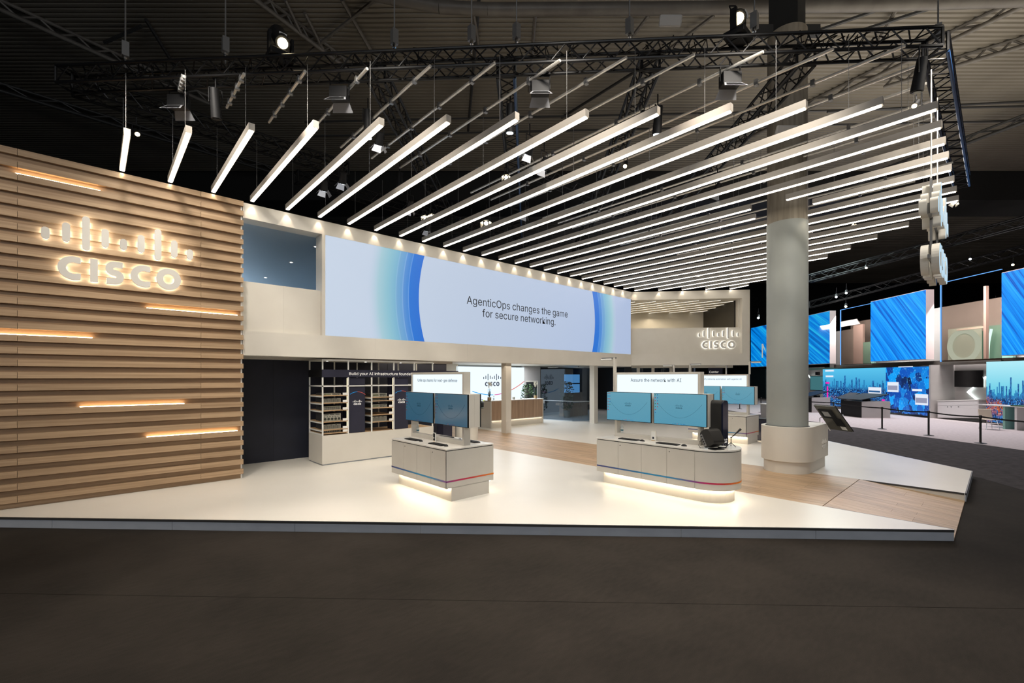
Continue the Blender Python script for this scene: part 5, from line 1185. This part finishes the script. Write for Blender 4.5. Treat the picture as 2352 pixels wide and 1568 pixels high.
t_ = thing('light_tube', 'slender cyan-white curved light tube right of the ring light', 'light', back(2272, 830, 3.2)); q0 = t_.location.copy(); MB().path([back(x, y, 3.2)-q0 for x, y in ((2268,836),(2269,810),(2271,785),(2277,755))], .06, 8).build('tube', M['cyan_led'], t_); MB().sphere((0,0,-.1), .08).build('end_cap', M['girder'], t_)
# band under the high screens
struct(fbox(MB(), fac(1900), fac(2480), .5, 1.2, 3.05, 3.3).build('trim_8', M['girder'])); struct(fw('trim_10', 1850, 2110, .9, 2.95, 3.12, M['mint']))
# ground-floor LED walls
ledpanel('led_wall', 'low LED wall showing a blue city at dusk, left part', fac(1890), fac(2035), .15, 3.0, 'city1', frame='matblack')
ledpanel('led_wall', 'low LED wall showing blue machinery, right part beside the grey wall', fac(2035), fac(2134), .1, 3.0, 'tech', frame='matblack')
t2_, L2_, _ = ledpanel('led_wall', 'low LED wall showing a city at night at the right picture edge', fac(2266), fac(2420), .1, 3.15, 'city2', frame='matblack')
def onscreen(name, lab, p0, p1, y0, y1, m_, head=None, o=-.05):
    a, c = fac(p0), fac(p1); z0, z1 = facz((p0+p1)/2, y1), facz((p0+p1)/2, y0); t_ = thing(name, lab, 'screen graphic', (a.x, a.y, z0))
    fbox(MB(), a, c, o, o+.02, z0, z1).build('tile', m_, t_, w=True)
    if head: fbox(MB(), a+(c-a)*.06, c-(c-a)*.06, o-.01, o, z0+.12, z1-.22).build('picture', head, t_, w=True)
wh = emis('tile_white', (.8,.85,.95), 1); gy = emis('tile_grey', (.35,.36,.5), .9); pk_ = emis('tile_pink', (.95,.02,.45), 1); dk = emis('tile_dark', (.03,.12,.3), 1)
onscreen('picture_tile', 'white framed picture tile low on the left of the city screen', 1996, 2025, 889, 905, wh, dk); onscreen('picture_tile', 'white framed grey picture tile at the top of the machinery screen', 2040, 2065, 877, 900, wh, gy); onscreen('picture_tile', 'white framed grey picture tile at the right of the machinery screen', 2104, 2133, 905, 930, wh, gy); onscreen('picture_tile', 'narrow white caption tile on the machinery screen', 2097, 2119, 893, 898, wh); onscreen('pink_bar', 'thin magenta bar at the left of the city screen', 1900.5, 1903, 887, 914, pk_); onscreen('pink_bar', 'small magenta tag above the thin magenta bar', 1898, 1906, 877, 881, pk_); onscreen('pink_bar', 'magenta block at the lower edge between both screens', 2027, 2033, 917, 932, pk_); onscreen('caption', 'white caption line at the top left of the city screen', 1897, 1916, 849, 853, wh); onscreen('caption', 'second white caption line lower at the left of the city screen', 1898, 1915, 862, 866, wh); onscreen('caption', 'thin white caption line at the top of the machinery screen', 2065, 2098, 841, 843, wh); onscreen('caption', 'white slanted note low on the night city screen', 2336, 2356, 940, 958, wh)
# grey wall with television, zig-zag light, cabinet
gw = struct(fw('wall_neighbour_grey', 2100, 2300, 1.4, 0, 3.1, M['booth_wall'])); struct(fbox(MB(), fac(2134), fac(2138), 0, 1.6, 0, 3.05).build('wall_neighbour_side', M['booth_wall']))
def bk(px, py, off=1.2): return back(px, py, off)
a, c = bk(2193, 888), bk(2258, 850); t_ = thing('television', 'switched-off black television on the grey wall', 'television', a)
MB().obox(Vector(((c-a).x/2, (c-a).y/2, (c-a).z/2)), Vector(((c-a).x/2, (c-a).y/2, 0)), n2*.03, (0,0,(c-a).z/2)).build('bezel', M['tv_off'], t_, bevel=.01); MB().obox(Vector(((c-a).x/2, (c-a).y/2, (c-a).z/2))-n2*.06, f2*.2, n2*.05, (0,0,.2)).build('wall_mount', M['black'], t_)
zz = [bk(x, y, 1.25) for x, y in ((2264,865),(2255,872),(2257,888),(2236,889),(2222,900),(2248,922))]
t_ = thing('zigzag_light', 'white zig-zag light line around the corner of the television', 'light', zz[0]); 
for a_, c_ in ((0,1),(1,2),(3,4),(4,5)): MB().tube(zz[a_]-zz[0], zz[c_]-zz[0], .03, 6).build('light_line', M['white_led'], t_)
a, c = bk(2168, 950, .6), bk(2264, 950, .6); t_ = thing('low_cabinet', 'white low cabinet with two drawers in front of the grey wall', 'cabinet', (a.x, a.y, 0)); L = (c-a).length
u_ = (c-a).normalized(); 
for nm, z0, z1, off in (('carcass', .05, .98, .0), ('drawer_front', .1, .72, .012), ('drawer_front', .735, .93, .012)):
    MB().obox(u_*L/2+n2*(off)+Vector((0,0,(z0+z1)/2)), u_*(L/2-(.03 if off else 0)), n2*.35, (0,0,(z1-z0)/2)).build(nm, M['booth_white'], t_)
MB().obox(u_*L/2+Vector((0,0,1.0)), u_*(L/2+.02), n2*.38, (0,0,.02)).build('top', M['card'], t_)
for s_ in (.45, .6, .9): MB().tube(u_*L*s_*.6+n2*.36+Vector((0,0,.66)), u_*L*s_*.6+n2*.375+Vector((0,0,.66)), .03, 8).build('knob', M['grey_metal'], t_)
# podiums with tilted black tops
def podium(lab, px, py, w_, d_, h, tilt=True, dark=False):
    p = atz(px, py, 0); t_ = thing('podium', lab, 'podium', (p.x, p.y, 0), math.radians(45)); MB().box(-w_/2,-d_/2,0,w_/2,d_/2,h).build('body', M['booth_wall'], t_, bevel=.01); MB().box(-w_/2+.02,d_/2,.02,w_/2-.02,d_/2+.02,h-.02).build('end_panel', M['black' if dark else 'booth_white'], t_)
    if tilt:
        MB().add([(-.1-w_/2,d_/2+.15,h+.10),(w_/2+.3,d_/2+.15,h+.1),(w_/2+.55,-d_/2,h+.42),(-w_/2+.1,-d_/2,h+.42),(-.1-w_/2,d_/2+.15,h+.06),(w_/2+.3,d_/2+.15,h+.06),(w_/2+.55,-d_/2,h+.38),(-w_/2+.1,-d_/2,h+.38)], [(0,1,2,3),(7,6,5,4),(0,4,5,1),(1,5,6,2),(2,6,7,3),(3,7,4,0)]).build('tilted_top', M['plastic'], t_)
        MB().box(-.2,-.1,h,.2,.1,h+.12).build('neck', M['black'], t_)
    return t_
podium('grey podium with a big tilted black top before the city screen', 1990, 957, 1.5, 1.6, .95, dark=True)
podium('dark-sided small podium with tilted top left of the big one', 1955, 952, .5, .9, .95, dark=True)
podium('white podium with black gadget just right of the column', 1876, 946, .9, 1.2, 1.0, dark=True)
# tall table and chair by the right edge
p = atz(2300, 985, 0); t_ = thing('high_table', 'white slab-legged table with green top at the right edge', 'table', (p.x+.6, p.y-.1, 0), math.radians(45))
MB().box(-1.6,-.4,1.02,.9,.4,1.06).build('tabletop', M['booth_white'], t_); MB().box(-1.55,-.35,1.06,-.6,.35,1.1).build('screen_slab', M['leaf'], t_); MB().box(-.9,-.38,0,-.8,.38,1.02).build('leg_panel', M['booth_white'], t_); MB().box(-.4,-.38,0,-.3,.38,1.02).build('leg_panel', M['mint'], t_)
p = atz(2272, 986, 0); t_ = thing('chair', 'cream shell chair with thin chrome legs at the right edge', 'chair', (p.x, p.y, 0), math.radians(-60))
MB().box(-.24,-.24,.44,.24,.24,.47).build('seat', M['seat'], t_, bevel=.02); MB().obox((0,.26,.68), (.24,0,0), (0,.015,0), (0,.05,.22)).build('backrest', M['seat'], t_, bevel=.015)
for sx in (-1,1):
    for sy in (-1,1): MB().tube((sx*.17,sy*.17,.44),(sx*.24,sy*.24,0),.012,8).build('leg', M['chrome'], t_)
# rope stanchions
def stanchion(p, lab):
    t_ = thing('stanchion', lab, 'stanchion', (p.x, p.y, 0), group='black belt barriers of the neighbouring stand'); MB().lathe([(.17,0),(.17,.012),(.05,.035),(.03,.04)], n=24).build('base', M['matblack'], t_, smooth=True); MB().lathe([(.032,.03),(.032,.92)], n=14).build('pole', M['matblack'], t_, smooth=True); MB().lathe([(.042,.90),(.042,.99),(.03,1.0)], n=14).build('head', M['matblack'], t_, smooth=True); return t_
bp = [(1748,947),(1914,964.5),(2026,985),(2133,1000),(2252,1018)]; BP = [atz(x, y, 0) for x, y in bp]; BP.append(BP[-1]+(BP[-1]-BP[-2])*1.05)
names = ['far left, left of the column', 'behind the tilted kiosk display', 'first to the right of the column', 'before the grey wall', 'nearest the right edge', 'outside']
for p, n_ in zip(BP[:5], names): stanchion(p, 'black belt stanchion, %s' % n_)
stanchion(atz(1699, 939, 0), 'black belt stanchion, seen through the frame of the far counter')
for k, (a, c) in enumerate(zip([BP[0], BP[1], BP[2], BP[3], BP[4]], [BP[1], BP[2], BP[3], BP[4], BP[5]])):
    t_ = thing('barrier_belt', 'black belt between stanchions, %s span from the left' % ORD[k], 'belt', (a.x, a.y, .95), group='black barrier belts'); L = (c-a); n_ = 8
    for j in range(1):
        b = MB()
        for q in range(n_): s0, s1 = q/n_, (q+1)/n_; b.bar(L*s0-Vector((0,0,.08*4*s0*(1-s0)*.5)), L*s1-Vector((0,0,.08*4*s1*(1-s1)*.5)), .006, .05)
        b.build('belt', M['matblack'], t_)
# ---- dim things left of the column and behind the far counter
t_ = thing('wall_monitor', 'small grey-green monitor on the wall just right of the column', 'monitor', back(1878, 895, 1.0)); MB().obox((0,0,.55), f2*.95, n2*.04, (0,0,.62)).build('bezel', M['black'], t_); MB().obox(Vector((0,0,.55))+n2*.045, f2*.9, n2*.005, (0,0,.57)).build('screen', emis('dim_teal', (.05,.16,.18), 1), t_); MB().obox(Vector((0,0,1.35)), f2*.15, n2*.1, (0,0,.14)).build('camera', M['black'], t_)
p0, p1 = fac(1852), fac(1890); struct(fw('wall_neighbour_left', 1850, 1892, 2.0, 0, 3.2, M['booth_wall'])); 
t_ = thing('diagonal_light', 'diagonal white light line on the wall right of the column', 'light', back(1857, 862, 1.6)); MB().tube((0,0,0), back(1888, 903, 1.6)-t_.location, .035, 6).build('light_line', M['white_led'], t_); MB().sphere((0,0,0), .05).build('end', M['white_led'], t_)
struct(fw('wall_far_teal', 1690, 1760, 3, 0, 3.2, mat('teal_dark', (.03,.07,.08), .5)))
t_ = thing('stool_desk', 'pale small desk behind the monitor of the far counter', 'desk', (24.5, 7.6, 0), .78); MB().box(-.5,-.3,.02,.5,.3,1.0).build('body', M['booth_white'], t_); MB().box(-.55,-.35,1.0,.55,.35,1.04).build('top', M['card'], t_)
# black chair legs and dark bins seen past the far counter
t_ = thing('dark_bin', 'dark box standing left of the column plinth', 'box', (17.3, 5.6, G)); MB().box(-.25,-.25,0,.25,.25,.72).build('body', M['navy_print'], t_); MB().box(-.26,-.26,.72,.26,.26,.75).build('lid', M['black'], t_)
t_ = thing('hanging_board', 'dark board reading Center hanging behind the rounded counter', 'sign', atd(1643, 853, 21)); MB().obox((0,0,0), R3*.32, V3*.03, (0,0,.17)).build('board', M['navy_print'], t_); b, L = text('Center', .2, lambda x, y, d: tuple(R3*x-V3*(.032+d)+Vector((0,0,y))), None, None, depth=.003)
b.v = [(q[0]-R3.x*.30, q[1]-R3.y*.30, q[2]-.07) for q in b.v]; b.build('lettering', M['white_ink'], t_)
# far lamps of other stands, small glints in the dark
for k, (px, py, m_) in enumerate(((1990,612,'lens'),(1943,701,'lens'),(2327,605,'lens'),(1742,727,'lens_cool'),(1921,679,'lens_cool'),(1944,670,'lens_cool'),(2229,592,'lens_cool'),(2287,700,'lens'),(2333,727,'lens_cool'))):
    p = atd(px, py, 30 if k < 7 else 27); can(p, p+(Vector((0,0,EYE))-p).normalized()+Vector((.2,.1,-.6)), 'far small stage lamp over the neighbouring stands, %s in the row of distant lamps' % ORD[k], m_, s=1.6, doors=False)
truss('far_truss', 'far dark truss over the neighbouring stand', atd(1860, 640, 34), atd(2500, 470, 24), s=.5, r=.05, bay=1.2, each=False)
truss('far_truss', 'second far dark truss low over the neighbouring stand', atd(1860, 700, 38), atd(2400, 560, 30), s=.5, r=.05, bay=1.2, each=False)
